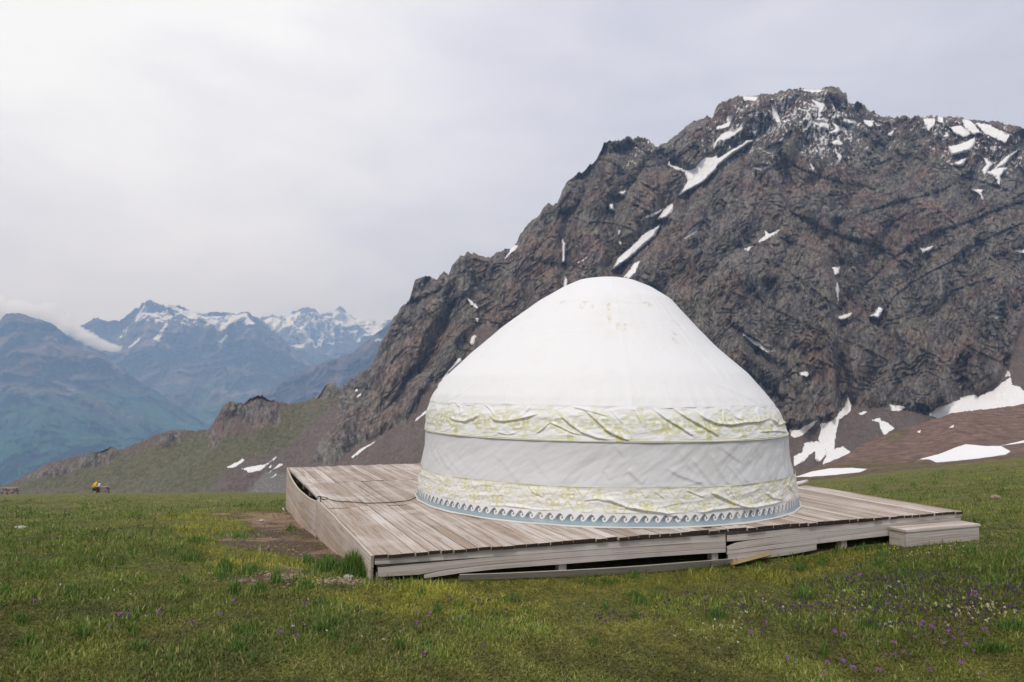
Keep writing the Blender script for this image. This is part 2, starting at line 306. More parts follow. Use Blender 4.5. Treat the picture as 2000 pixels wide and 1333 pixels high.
ROCK = [[(640, 748), (700, 733), (735, 700), (745, 640), (700, -100), (2900, -100), (2900, 560), (2010, 590), (1985, 650), (1975, 690), (1960, 730), (1900, 768), (1850, 790), (1815, 808), (1750, 798), (1700, 800), (1655, 790), (1640, 815), (1600, 830), (1545, 842), (1400, 850), (1200, 700), (1000, 640), (935, 640), (925, 680), (890, 715), (850, 752), (830, 778), (800, 815), (735, 858), (690, 875), (660, 905), (605, 905), (625, 870), (655, 830), (665, 800), (655, 770)],
        [(405, 870), (412, 845), (425, 812), (438, 790), (455, 783), (480, 790), (492, 776), (512, 773), (530, 782), (548, 800), (540, 830), (500, 835), (480, 830), (470, 815), (450, 820), (435, 850), (415, 885)],
        [(622, 778), (640, 752), (652, 748), (662, 762), (655, 780)], [(160, 888), (200, 880), (235, 878), (225, 900), (190, 915), (150, 915)], [(310, 850), (345, 838), (362, 846), (340, 868), (310, 872)], [(60, 930), (120, 905), (150, 915), (120, 935)]]
GREEN = [[(120, 905), (240, 885), (330, 850), (410, 850), (520, 850), (600, 800), (650, 760), (640, 810), (560, 870), (430, 930), (250, 965), (60, 965), (40, 945)], [(540, 800), (640, 775), (625, 800), (560, 840), (500, 880), (480, 900), (420, 905), (400, 900), (470, 870), (520, 830)], [(320, 945), (400, 922), (432, 932), (392, 966), (270, 966)], [(20, 950), (120, 925), (300, 875), (420, 850), (400, 890), (250, 965), (20, 965)], [(600, 700), (700, 760), (660, 800), (600, 790)]]
TALUS = [[(200, 962), (300, 920), (400, 875), (425, 885), (335, 935), (265, 965)], [(480, 965), (520, 920), (600, 930), (640, 965)]]
GULLY = [([(1480, 262), (1440, 300), (1380, 345), (1335, 385), (1300, 425), (1260, 470), (1205, 525), (1150, 590), (1060, 700)], 22, 20), ([(1104, 420), (1104, 520), (1105, 600)], 10, 14), ([(1632, 440), (1640, 560), (1642, 700), (1652, 800)], 12, 20), ([(1430, 640), (1470, 680), (1520, 720)], 9, 12), ([(1510, 300), (1560, 420), (1640, 520)], 16, 12),
         ([(1225, 300), (1200, 400), (1190, 520)], 14, 12), ([(890, 530), (880, 600), (840, 700), (760, 800)], 14, 16), ([(1790, 260), (1760, 420), (1700, 520), (1660, 640)], 20, 16), ([(1290, 300), (1330, 330), (1310, 400)], 10, 10), ([(1880, 330), (1900, 480), (1860, 640), (1870, 760)], 18, 16), ([(980, 500), (960, 600), (900, 680)], 12, 10), ([(1500, 560), (1520, 680), (1560, 800)], 12, 12)]
def relief(name, x0, x1, step, nrow, sil, base, dtop, dbase, power, disp, mat, jag=1.5, foot=None, back=None, spikes=None):
    cx = np.arange(x0, x1, step); sx, sy = zip(*sil); top = np.interp(cx, sx, sy); kz = np.hanning(41); kz /= kz.sum(); top0 = np.convolve(np.pad(top, 20, 'edge'), kz, 'valid')
    q = np.stack([cx/14.0, cx*0, cx*0+3.3], 1); top = top + jag*(fbm(q, 5, len(name) % 7, 0.7)*2.2 - 0.6*ridged(q*1.7, 3, 4) - 0.7*np.abs(perlin(q*4.7, 3)))
    top = top - (spikes(cx) if spikes else 0); bs = np.interp(cx, *zip(*base)); dt = np.interp(cx, *zip(*dtop)); db = np.interp(cx, *zip(*dbase))
    t = np.linspace(0, 1, nrow)[:, None]; py = bs + (top-bs)*t; px = np.broadcast_to(cx, py.shape); d = db + (dt-db)*np.clip((bs-py)/(bs-top0), 0, 1.3)**power
    P = CAM + ray(px, py)*d[..., None]; fpx = px.ravel().copy(); fpy = py.ravel().copy()
    P = P.reshape(-1, 3); att, dd = disp(P, fpx, fpy)
    edge = np.clip((1-np.broadcast_to(t, py.shape).ravel())*nrow/6, 0.15, 1)
    dr = ray(fpx, fpy); dist = d.ravel() - dd*edge; P = CAM + dr*dist[:, None]
    G = P.reshape(nrow, len(cx), 3)
    # foot: slope running on down into the valley, towards the viewer; back: far side falling away
    hd = G[0]-CAM; hd[:, 2] = 0; hd /= np.linalg.norm(hd, axis=1)[:, None]
    fz, fr = foot; feet = [G[0] + (-hd*fr + np.array([0, 0, fz]))*k for k in (1.0, 0.6, 0.25)]
    bz, br = back; hd2 = G[-1]-CAM; hd2[:, 2] = 0; hd2 /= np.linalg.norm(hd2, axis=1)[:, None]
    bks = [G[-1] + hd2*br*k + np.array([0, 0, bz])*k**0.9 for k in (0.03, 0.15, 0.4, 1.0)]
    G = np.concatenate([np.stack(feet), G, np.stack(bks)]); nr = G.shape[0]
    me = mesh_np(name, G.reshape(-1, 3), grid_faces(nr, len(cx)))
    for k, v in att.items():
        v = v.reshape(nrow, -1); v = np.concatenate([v[:1]]*3+[v]+[v[-1:]]*4); attr(me, k, v)
    return tag(link(name, me, mat), kind='structure')

def rock_mat(name, rscale=1.0, tint=None):
    m = NT(name); co = m.coord()
    sp0 = m.n('ShaderNodeSeparateXYZ'); m.l(co, sp0.inputs[0]); cb = m.n('ShaderNodeCombineXYZ')
    m.put(cb.inputs[0], m.math('SUBTRACT', m.attr('across'), m.math('MULTIPLY', sp0.outputs[2], 0.16))); m.put(cb.inputs[1], m.math('MULTIPLY', sp0.outputs[1], 0.35)); m.put(cb.inputs[2], m.math('MULTIPLY', sp0.outputs[2], 0.42)); st = cb.outputs[0]
    big = m.noise(0.013*rscale, 5, 0.62, 0.6, co); mid = m.noise(0.055*rscale, 7, 0.72, 0.25, st); fine = m.noise(0.26*rscale, 6, 0.76, 0.1, st); ff = m.noise(0.6*rscale, 4, 0.75, 0, co)
    c = m.mix(m.ss(mid, 0.38, 0.62), (0.088, 0.077, 0.071), (0.275, 0.238, 0.198))
    c = m.mix(m.math('MULTIPLY', m.ss(big, 0.46, 0.58), 0.85), c, m.mix(m.ss(mid, 0.38, 0.62), (0.118, 0.078, 0.062), (0.30, 0.20, 0.15)))
    c = m.mix(m.math('MULTIPLY', m.ss(m.noise(0.03*rscale, 4, 0.6, 0.5, co), 0.50, 0.62), 0.6), c, m.mix(m.ss(fine, 0.4, 0.6), (0.105, 0.102, 0.06), (0.25, 0.24, 0.165)))
    c = m.mix(m.math('MULTIPLY', m.ss(m.noise(0.021*rscale, 5, 0.62, 0.5, st), 0.56, 0.66), 0.7), c, m.mix(fine, (0.20, 0.135, 0.098), (0.27, 0.20, 0.155)))
    c = m.mix(m.math('MULTIPLY', m.ss(fine, 0.53, 0.62), 0.75), c, (0.38, 0.36, 0.33))
    c = m.mix(m.math('MULTIPLY', m.ss(fine, 0.47, 0.38), 0.75), c, (0.045, 0.038, 0.037)); c = m.mix(m.math('MULTIPLY', m.ss(ff, 0.55, 0.7), 0.35), c, (0.05, 0.046, 0.05))
    # scree and slopes of loose stone
    rockc = c; rfine = fine; fine = m.noise(0.22*rscale, 6, 0.75, 0.1, m.coord((1, 0.8, 1.0), (0, 0.6, 0)))
    sc = m.mix(m.ss(fine, 0.3, 0.7), (0.150, 0.108, 0.088), (0.255, 0.196, 0.160)); sc = m.mix(m.math('MULTIPLY', m.ss(mid, 0.45, 0.62), 0.6), sc, (0.225, 0.195, 0.168)); sc = m.mix(m.math('MULTIPLY', m.ss(fine, 0.58, 0.7), 0.5), sc, (0.33, 0.28, 0.24)); sc = m.mix(m.math('MULTIPLY', m.ss(ff, 0.5, 0.7), 0.4), sc, (0.075, 0.05, 0.042))
    ta = m.mix(m.ss(ff, 0.35, 0.65), (0.17, 0.155, 0.14), (0.36, 0.33, 0.29)); sc = m.mix(m.ss(m.math('ADD', m.attr('talus'), m.math('MULTIPLY', m.math('SUBTRACT', fine, 0.5), 22)), -3, 5), sc, ta)
    gr = m.mix(m.ss(fine, 0.35, 0.65), (0.115, 0.122, 0.052), (0.225, 0.21, 0.11)); sc = m.mix(m.math('MULTIPLY', m.ss(m.math('ADD', m.attr('green'), m.math('MULTIPLY', m.math('SUBTRACT', big, 0.5), 70)), -8, 12), 0.85), sc, gr)
    fine = rfine
    rk = m.math('ADD', m.attr('rock'), m.math('ADD', m.math('MULTIPLY', m.math('SUBTRACT', mid, 0.5), 40), m.math('MULTIPLY', m.math('SUBTRACT', fine, 0.5), 14)))
    c = m.mix(m.ss(rk, -1.5, 1.5), sc, c)
    sn = m.math('ADD', m.math('ADD', m.attr('snow'), 0.7), m.math('ADD', m.math('MULTIPLY', m.math('SUBTRACT', fine, 0.5), 9.0), m.math('MULTIPLY', m.math('SUBTRACT', mid, 0.5), 9.0)))
    sp = m.math('ADD', m.attr('speck'), m.math('ADD', m.math('MULTIPLY', m.math('SUBTRACT', fine, 0.5), 42), m.math('MULTIPLY', m.math('SUBTRACT', mid, 0.5), 22)))
    snow = m.math('MAXIMUM', m.ss(sn, -0.5, 0.4), m.ss(sp, 0.3, 1.1))
    c = m.mix(snow, c, m.mix(m.ss(ff, 0.3, 0.7), (0.80, 0.79, 0.78), (0.68, 0.67, 0.66)))
    m.base(c, 0.9); m.p.inputs['Specular IOR Level'].default_value = 0.15
    vo = m.n('ShaderNodeTexVoronoi', distance='CHEBYCHEV'); vo.inputs['Scale'].default_value = 0.16*rscale; m.l(st, vo.inputs['Vector'])
    h = m.math('ADD', m.math('ADD', m.math('MULTIPLY', fine, 1.0), m.math('MULTIPLY', ff, 0.4)), m.math('MULTIPLY', vo.outputs['Distance'], -0.5)); h = m.math('MULTIPLY', h, m.math('SUBTRACT', 1.0, m.math('MULTIPLY', snow, 0.9)))
    m.l(m.bump(h, 1.0, 5.5/rscale), m.p.inputs['Normal']); return m.m
def facets(T, P):
    # straight joints crossing the face: long slanting ledges and steep cracks, each with its own spacing
    out_ = 0
    for (a, c, sp, am, sd) in ((0.62, -0.78, 46, 5.5, 201), (0.80, -0.60, 13, 3.0, 205), (0.96, 0.28, 27, 11, 211), (0.985, 0.10, 11, 5.5, 215), (-0.45, -0.89, 40, 4.5, 221), (0.90, 0.44, 5.5, 2.2, 225)):
        q = (T[:, 0]*a+T[:, 2]*c)/sp + 1.1*fbm(P/(sp*5.0), 2, sd); w = np.clip(0.5+1.6*fbm(P/(sp*4.0)+9.1, 2, sd+3), 0, 1.2); fr = q-np.floor(q); h = _gr[np.floor(q).astype(int) & 255, 0]
        out_ = out_ + am*w*(fr-0.5+0.9*h)*np.minimum(1, (1-fr)*7)
    return out_
def m_disp(P, px, py):
    rock = zone(px, py, ROCK, 16.0); snow = zone(px, py, SNOW, 14.0)
    speck = np.maximum(zone(px, py, SPECK[:3], 6.0), zone(px, py, SPECK[3:], 40.0)*0.07-3.4)
    far_ = zone(px, py, SPECK[3:], 40.0) < -38; speck = np.where(far_, -30, speck); sp = zone(px, py, SPECK[:3], 6.0); speck = np.where(sp > -2, sp+3.0, speck)
    green = zone(px, py, GREEN, 30.0); talus = zone(px, py, TALUS, 20.0)
    W = np.stack([fbm(P/90.0, 2, 31), fbm(P/90.0, 2, 41), fbm(P/90.0, 2, 51)], 1)*5
    Q = P + W
    A = Q @ np.array([[0.90, 0.2, 0.38], [-0.17, 0.97, 0.1], [-0.40, -0.1, 0.90]])      # dipping strata
    L_ = np.array([1, 2.4, 2.6]); T = np.stack([Q[:, 0]/Q[:, 1]*1000 - 0.16*Q[:, 2], Q[:, 1]*0.8, Q[:, 2]], 1)     # crags running up the face
    A = np.stack([T[:, 0]*0.95+0.45*T[:, 2], T[:, 1], -0.35*T[:, 0]+0.9*T[:, 2]], 1)
    bil = lambda D, sc, sd: np.minimum(np.abs(perlin(D/(sc*L_), sd))*2.4, 1.0)
    w1 = worley(A/(22*L_)+1.1); w2 = worley(P/(9*L_)+7.7); w3 = worley(A/(4.6*np.array([1, 1.6, 1.6]))+3.1); big_ = np.clip(fbm(P/260, 2, 19)*2+0.5, 0, 1)
    r = 50*(ridged(T/np.array([170, 400, 460.]), 3, 1, 0.45)-0.35) + 34*(bil(T, 62, 8)-0.5) + 8*(bil(T, 27, 9)-0.5)*(0.4+big_) + 2.5*(bil(A, 11, 10)-0.5) + facets(T, P) + 6*(0.5-w1) + 4.0*(0.5-w2) + 1.6*(0.5-w3) + 3.0*(ridged(T/(12*L_), 3, 15, 0.6)-0.35) + 0.8*perlin(P/3.0, 77)
    # blocky ledges
    q = fbm(A/np.array([60, 60, 34.]), 3, 61)*7; r = r + 5*(q-np.floor(q)-0.5)*np.clip(rock/10, 0, 1)
    for pts, wd, dp in GULLY:
        dd = line_dist(px+5*fbm(P/25, 2, 5), py, pts); r = r - dp*1.6*np.exp(-(dd/wd)**2) + dp*0.5*np.exp(-((dd-2*wd)/wd)**2)
    s = 7*fbm(P/60, 4, 91) + 1.6*fbm(P/7, 4, 95) + 3*fbm(P/20, 3, 97)
    k = np.clip((rock+10)/14, 0, 1); k = k*k*(3-2*k)
    r = r*(0.34+0.66*np.clip((px-620)/200, 0, 1))*(1-0.4*np.clip((py-740)/80, 0, 1)*np.clip((900-px)/80, 0, 1)); dd = r*k + s*(1-k) + 14*k*np.clip(rock/16, 0, 1)*(0.3+0.7*np.clip((px-600)/110, 0, 1))
    flat = np.clip((snow+4)/6, 0, 1); flat = flat*np.clip((760-py)/40+0.5, 0.5, 1)*0.8; dd = dd*(1-flat)+flat*(0.6*s+10*k)
    att = dict(snow=snow, speck=speck, rock=rock, green=green, talus=talus); att['across'] = P[:, 0]/P[:, 1]*1000; return att, dd
M_ROCK = rock_mat('mountain_rock')
relief('mountain', -280, 2500, 1.75, 430, MSIL, [(-300, 1030), (2800, 1010)],
       [(-300, 900), (420, 900), (560, 960), (800, 1060), (1250, 1150), (1650, 1200), (2050, 1120), (2800, 900)],
       [(-300, 830), (0, 820), (500, 750), (800, 670), (1100, 610), (1600, 565), (2000, 525), (2800, 460)], 1.12, m_disp, M_ROCK, 4.0, (-800, 520), (-900, 1100), lambda x: 5*np.clip((x-700)/80, 0, 1)*np.clip((1420-x)/60, 0, 1)*np.clip(1-np.abs(perlin(np.stack([x/26, x*0, x*0+.5], 1), 5))*2.2, 0, 1) + 2.5*np.clip((x-600)/80, 0, 1)*np.clip(1-np.abs(perlin(np.stack([x/11, x*0, x*0+.5], 1), 6))*2.5, 0, 1))
# moraine at the right, nearer
MOR = [(1250, 985), (1400, 955), (1500, 938), (1560, 925), (1600, 912), (1630, 900), (1661, 884), (1680, 870), (1705, 858), (1740, 845), (1770, 838), (1800, 828), (1830, 818), (1860, 808), (1900, 803), (1950, 798), (2000, 790), (2100, 770), (2300, 730), (2700, 690)]
MSN = [z7((1298,994),(1440,960),(1540,920),(1620,893),(1750,905),(1850,905),(1915,940),(1880,962),(1700,987),(1560,1002),(1430,1012),(1380,992)), z7((1825,907),(2000,868),(2200,840),(2200,860),(2000,884)),
       z7((505,1108),(620,1070),(740,1050),(880,1047),(980,1055),(930,1077),(780,1092),(620,1105)), z7((1303,812),(1330,798),(1322,822)), z7((1505,790),(1545,765),(1540,785))]
MGR = [z7((500,1080),(700,1045),(980,1010),(1300,1000),(1450,1015),(2100,940),(2100,1000),(500,1160)), z7((1080,890),(1120,820),(1200,775),(1270,800),(1200,860))]
def mor_disp(P, px, py):
    snow = zone(px, py, MSN, 6.0); green = zone(px, py, MGR, 8.0)
    dd = 2.2*fbm(P/14, 4, 21) + 1.0*fbm(P/np.array([3, 3, 2.]), 4, 25) + 1.2*ridged(P/9, 3, 29)
    dd = dd*np.clip(1-(snow+1)/3, 0.12, 1)
    return dict(snow=snow, green=green), dd
m = NT('moraine_soil'); co = m.coord(); a1 = m.noise(0.05, 5, 0.65, 0.4, co); a2 = m.noise(0.3, 6, 0.75, 0, co); a3 = m.noise(1.5, 4, 0.75, 0, co)
c = m.mix(m.ss(a2, 0.35, 0.68), (0.105, 0.062, 0.047), (0.27, 0.175, 0.135)); c = m.mix(m.math('MULTIPLY', m.ss(a1, 0.45, 0.65), 0.6), c, (0.15, 0.10, 0.075)); c = m.mix(m.math('MULTIPLY', m.ss(a3, 0.56, 0.68), 0.5), c, (0.27, 0.21, 0.175)); c = m.mix(m.math('MULTIPLY', m.ss(a3, 0.44, 0.30), 0.6), c, (0.05, 0.033, 0.028))
c = m.mix(m.math('MULTIPLY', m.ss(m.math('ADD', m.attr('green'), m.math('MULTIPLY', m.math('SUBTRACT', a1, 0.5), 16)), -2, 5), 0.75), c, m.mix(m.ss(a2, 0.35, 0.65), (0.09, 0.075, 0.03), (0.15, 0.125, 0.055)))
sn = m.ss(m.math('ADD', m.attr('snow'), m.math('MULTIPLY', m.math('SUBTRACT', a2, 0.5), 3.0)), -0.4, 0.3)
c = m.mix(sn, c, m.mix(a1, (0.84, 0.83, 0.82), (0.74, 0.73, 0.73))); m.base(c, 0.95)
m.l(m.bump(m.math('MULTIPLY', m.math('ADD', a2, m.math('MULTIPLY', a3, 0.3)), m.math('SUBTRACT', 1.0, sn)), 1.0, 0.9), m.p.inputs['Normal'])
relief('moraine', 1255, 2500, 1.7, 150, MOR, [(1200, 1010), (2700, 985)], [(1200, 200), (1560, 230), (1700, 290), (2000, 330), (2700, 330)], [(1200, 140), (1600, 125), (2000, 105), (2700, 95)], 1.0, mor_disp, m.m, 1.6, (-80, 60), (-160, 160))

# far ranges
F1 = [(-500, 740), (-300, 690), (-100, 645), (-30, 640), (0, 628), (12, 614), (22, 612), (45, 615), (75, 625), (100, 632), (130, 655), (160, 672), (200, 690), (235, 720), (300, 762), (360, 800), (420, 842), (470, 885), (550, 930), (640, 960)]
F2 = [(60, 720), (120, 660), (170, 630), (190, 622), (215, 630), (240, 625), (262, 608), (283, 594), (287, 589), (297, 591), (310, 597), (330, 594), (350, 598), (375, 612), (400, 614), (430, 612), (460, 614), (485, 611), (500, 622), (530, 645), (560, 670), (600, 705), (640, 742), (690, 790), (800, 860)]
F3 = [(430, 690), (480, 650), (515, 621), (530, 618), (560, 622), (575, 610), (590, 605), (603, 602), (620, 612), (640, 615), (655, 607), (668, 604), (680, 612), (693, 625), (710, 628), (740, 630), (770, 625), (800, 610), (860, 590), (1000, 600), (1400, 640), (1900, 680), (2400, 700)]
F4 = [(440, 800), (500, 775), (560, 742), (600, 722), (640, 705), (690, 690), (715, 668), (740, 648), (775, 622), (830, 585), (950, 560), (1100, 600), (1400, 650)]
SN2 = [z4((600,165),(650,120),(720,88),(762,90),(700,135),(640,172)), z4((790,85),(850,88),(920,128),(980,138),(1050,148),(1120,138),(1200,128),(1235,168),(1242,187),(1180,170),(1120,190),(1060,217),(1035,190),(1010,160),(920,162),(870,127),(820,107)), z4((818,150),(825,190),(790,230),(780,272),(752,250),(790,208)), z4((588,215),(625,193),(612,225),(590,247)), z4((628,302),(682,248),(665,277)), z4((1048,272),(1112,238),(1080,267)), z4((1478,547),(1522,528),(1500,545)), z4((1130,310),(1190,330),(1150,318))]
SN3 = [z4((1285,160),(1330,148),(1390,165),(1400,140),(1440,123),(1472,120),(1440,180),(1410,230),(1400,282),(1370,250),(1340,210),(1310,202)), z4((1480,190),(1505,230),(1533,275),(1490,282),(1480,240)), z4((1558,240),(1602,228),(1572,290),(1560,332)), z4((1618,140),(1650,112),(1700,128),(1742,190),(1700,202),(1660,217),(1630,182)), z4((1738,158),(1900,165),(1860,222),(1800,242),(1740,288),(1728,260),(1790,222),(1748,190)), z4((1598,330),(1692,333),(1640,372)), z4((1418,280),(1492,288),(1450,312))]
def far_disp(snows, amp, sc, spk=None):
    amp *= 1.5; sc *= 1.5
    def f(P, px, py):
        snow = zone(px, py, snows, 6.0) if snows else np.full(px.shape, -6.0)
        spk_ = zone(px, py, spk, 14.0) if spk else np.full(px.shape, -14.0)
        W = np.stack([fbm(P/(sc*1.1), 2, 31), fbm(P/(sc*1.1), 2, 41), fbm(P/(sc*1.1), 2, 51)], 1)*sc*0.5
        Q = (P+W)*np.array([1, 1, 0.38])
        dd = amp*(ridged(Q/sc, 6, 2, 0.5)-0.35) + amp*0.42*(ridged(Q/(sc*0.24), 5, 12, 0.65)-0.35) + amp*0.10*(0.5-worley(P/(sc*0.05)))
        q = np.stack([P[:, 0]/P[:, 1]*8000, P[:, 1], P[:, 2]], 1)/11.0; dd = dd + 11*0.75*facets(q, P/11.0)
        return dict(snow=snow, speck=spk_), dd
    return f
def far_mat(name, tone, sc=1.0):
    sc = sc/1.5; tone = (*tone[:4], tone[4]*1.5, tone[5]*1.5)
    m = NT(name); co = m.coord(); mid = m.noise(0.0022*sc, 7, 0.62, 0.6, co); fine = m.noise(0.014*sc, 6, 0.7, 0.2, co)
    geo = m.n('ShaderNodeNewGeometry'); sx = m.n('ShaderNodeSeparateXYZ'); m.l(geo.outputs['Position'], sx.inputs[0])
    sk = m.noise(0.006*sc, 7, 0.7, 0.5, m.coord((1, 1, 0.3), (0, 0.4, 0))); c = m.mix(m.ss(mid, 0.42, 0.58), tone[0], tone[1]); c = m.mix(m.math('MULTIPLY', m.ss(sk, 0.5, 0.6), 0.7), c, tuple(1.5*q for q in tone[2])); c = m.mix(m.math('MULTIPLY', m.ss(fine, 0.5, 0.6), 0.5), c, tone[2]); c = m.mix(m.math('MULTIPLY', m.ss(fine, 0.46, 0.36), 0.6), c, (0.02, 0.022, 0.028))
    hgt = m.ss(m.math('ADD', sx.outputs[2], m.math('MULTIPLY', m.math('SUBTRACT', mid, 0.5), 1350)), tone[4], tone[5])
    c = m.mix(m.math('SUBTRACT', 1.0, hgt), c, m.mix(m.ss(fine, 0.4, 0.6), tone[3], (tone[3][0]*2.6, tone[3][1]*1.8, tone[3][2]*1.9)))
    sn = m.ss(m.math('ADD', m.attr('snow'), m.math('ADD', m.math('MULTIPLY', m.math('SUBTRACT', sk, 0.5), 26), m.math('MULTIPLY', m.math('SUBTRACT', fine, 0.5), 16))), 0.2, 1.2); sp = m.ss(m.math('ADD', m.attr('speck'), m.math('ADD', m.math('MULTIPLY', m.math('SUBTRACT', fine, 0.5), 70), m.math('MULTIPLY', m.math('SUBTRACT', sk, 0.5), 60))), 14, 17)
    c = m.mix(m.math('MAXIMUM', sn, sp), c, (0.85, 0.86, 0.88)); m.base(c, 1.0); m.p.inputs['Specular IOR Level'].default_value = 0.0
    m.l(m.bump(fine, 1.0, 70/sc), m.p.inputs['Normal']); return m.m
DK = ((0.035, 0.033, 0.045), (0.115, 0.085, 0.085), (0.21, 0.165, 0.15), (0.018, 0.075, 0.04), -330, 60)
FS = 1.5
base_far = lambda a, b: [(-600, a*(FS if a > 1500 else 1)), (2600, b*(FS if b > 1500 else 1))]
relief('distant_mountain', -420, 640, 2.4, 150, F1, base_far(1010, 1010), base_far(4700, 4700), base_far(2900, 2900), 1.0, far_disp([z4((35,200),(60,195),(50,215))], 420, 900), far_mat('distant_slope', ((0.038, 0.036, 0.045), (0.125, 0.09, 0.085), (0.21, 0.165, 0.145), (0.018, 0.08, 0.042), -340, 160)), 2.6, (-260, 700), (-1650, 3300))
relief('distant_snowy_mountain', 70, 820, 1.8, 210, F2, base_far(1000, 1000), base_far(6300, 6300), base_far(4200, 4200), 1.0, far_disp(SN2, 520, 1100, [[(590, 0+640), (660, 600), (500, 605), (620, 700)], [(240, 640), (262, 606), (340, 592), (500, 608), (520, 640), (420, 650), (330, 640)]]), far_mat('snowy_slope', DK), 4.2, (-200, 700), (-2200, 4000))
relief('distant_glacier_mountain', 440, 2390, 2.2, 190, F3, base_far(950, 950), base_far(8200, 8200), base_far(6500, 6500), 1.0, far_disp(SN3, 600, 900, [[(500, 640), (530, 610), (620, 600), (700, 615), (720, 660), (640, 690), (560, 680)]]), far_mat('glacier_slope', ((0.04, 0.045, 0.06), (0.09, 0.08, 0.09), (0.14, 0.12, 0.13), (0.05, 0.06, 0.05), -500, -200)), 5.0, (-200, 700), (-2200, 4000))
relief('distant_spur', 450, 1390, 2.4, 130, F4, base_far(980, 980), base_far(4300, 4300), base_far(3300, 3300), 1.0, far_disp([z4((1478,547),(1522,528),(1500,547)), z4((1838,262),(1862,255),(1850,270))], 200, 500), far_mat('spur_slope', ((0.05, 0.045, 0.055), (0.115, 0.085, 0.085), (0.16, 0.12, 0.11), (0.06, 0.07, 0.055), -420, -200)), 1.5, (-200, 700), (-1400, 2700))

# ------------------------------------------------------------------ deck frame of reference
A0 = np.array([-1.209, 6.857]); TH = 0.3809; DW, DL = 7.327, 7.568
DU = np.array([math.cos(TH), math.sin(TH)]); DV = np.array([-math.sin(TH), math.cos(TH)])
def dk(u, v, z=0.0): p = A0 + DU*u + DV*v; return np.array([p[0], p[1], z])
def wood_mat(name, tones, grain=1.0, dark=0.0):
    m = NT(name); at = m.attr('wood', 'Color'); sep = m.n('ShaderNodeSeparateColor'); m.l(at, sep.inputs[0])
    co = m.n('ShaderNodeAttribute', attribute_name='wuv').outputs['Vector']
    g = m.noise(5.0*grain, 6, 0.75, 0.5, co); g2 = m.noise(16*grain, 4, 0.75, 0.2, co); bl = m.noise(1.1, 4, 0.6, 0.4, m.coord()); bl2 = m.noise(4.5, 4, 0.65, 0.3, m.coord())
    c = m.mix(sep.outputs[0], tones[0], tones[1]); c = m.mix(m.math('MULTIPLY', m.ss(g, 0.46, 0.62), 0.7), c, tones[2]); c = m.mix(m.math('MULTIPLY', m.ss(g2, 0.53, 0.62), 0.65), c, tones[3]); c = m.mix(m.math('MULTIPLY', m.ss(g, 0.46, 0.36), 0.5), c, tones[4])
    c = m.mix(m.math('MULTIPLY', m.ss(bl, 0.48, 0.7), 0.45), c, tones[4]); c = m.mix(m.math('MULTIPLY', m.ss(bl2, 0.56, 0.75), 0.5), c, tones[5])
    m.base(m.mix(sep.outputs[1], c, (0.032, 0.020, 0.015)), 0.78); m.l(m.bump(m.math('ADD', g, m.math('MULTIPLY', g2, 0.5)), 0.35, 0.006), m.p.inputs['Normal']); return m.m
M_DECK = wood_mat('weathered_deck_wood', ((0.34, 0.27, 0.215), (0.60, 0.54, 0.485), (0.31, 0.22, 0.155), (0.16, 0.105, 0.072), (0.66, 0.62, 0.58), (0.44, 0.29, 0.19)))
M_FASC = wood_mat('weathered_fascia_wood', ((0.37, 0.325, 0.29), (0.62, 0.575, 0.54), (0.34, 0.285, 0.24), (0.20, 0.15, 0.125), (0.58, 0.53, 0.50), (0.36, 0.28, 0.22)))
M_SIDE = wood_mat('muddy_side_wood', ((0.42, 0.33, 0.255), (0.60, 0.52, 0.45), (0.36, 0.25, 0.165), (0.20, 0.13, 0.09), (0.56, 0.50, 0.46), (0.46, 0.27, 0.145)))
class Wood:
    """collects boards; each: 8 corners, brightness, end-grain darkness, grain coordinates running along it"""
    def __init__(s): s.V = []; s.F = []; s.C = []; s.U = []
    def strip(s, rings, tone, end=0.75):
        """rings: list of 4-corner sections along the board (top-in, top-out, bottom-out, bottom-in)"""
        n0 = len(s.V); L = 0; off = random.uniform(0, 60)
        for k, rg in enumerate(rings):
            if k: L += float(np.linalg.norm(np.mean(rg, 0)-np.mean(rings[k-1], 0)))
            for j, p in enumerate(rg): s.V.append(p); s.C.append((tone, 0, 0)); s.U.append((L*0.09+off, (0, 0.35, 1.1, 1.6)[j]*float(1)+off*3, off))
        nr = len(rings)
        for k in range(nr-1):
            for j in range(4):
                a = n0+k*4+j; b = n0+k*4+(j+1) % 4; s.F.append((a, b, b+4, a+4))
        for k, fl in ((0, False), (nr-1, True)):
            n1 = len(s.V)
            for j, p in enumerate(rings[k]): s.V.append(p); s.C.append((tone, end, 0)); s.U.append((off, j, off))
            s.F.append((n1, n1+3, n1+2, n1+1) if not fl else (n1, n1+1, n1+2, n1+3))
    def build(s, name, mat, parent=None):
        me = mesh_np(name, np.array(s.V), np.array(s.F), False); attr(me, 'wood', np.array(s.C), 'FLOAT_COLOR')
        a = me.attributes.new('wuv', 'FLOAT_VECTOR', 'POINT'); a.data.foreach_set('vector', np.array(s.U, np.float32).ravel())
        o = link(name, me, mat, parent)
        if parent is not None: o.matrix_parent_inverse = parent.matrix_world.inverted()
        return o
deck = empty('wooden_platform', dk(DW/2, DL/2, -0.3), 'long weathered plank platform carrying the white yurt', 'platform')
wd = Wood(); u = 0.0
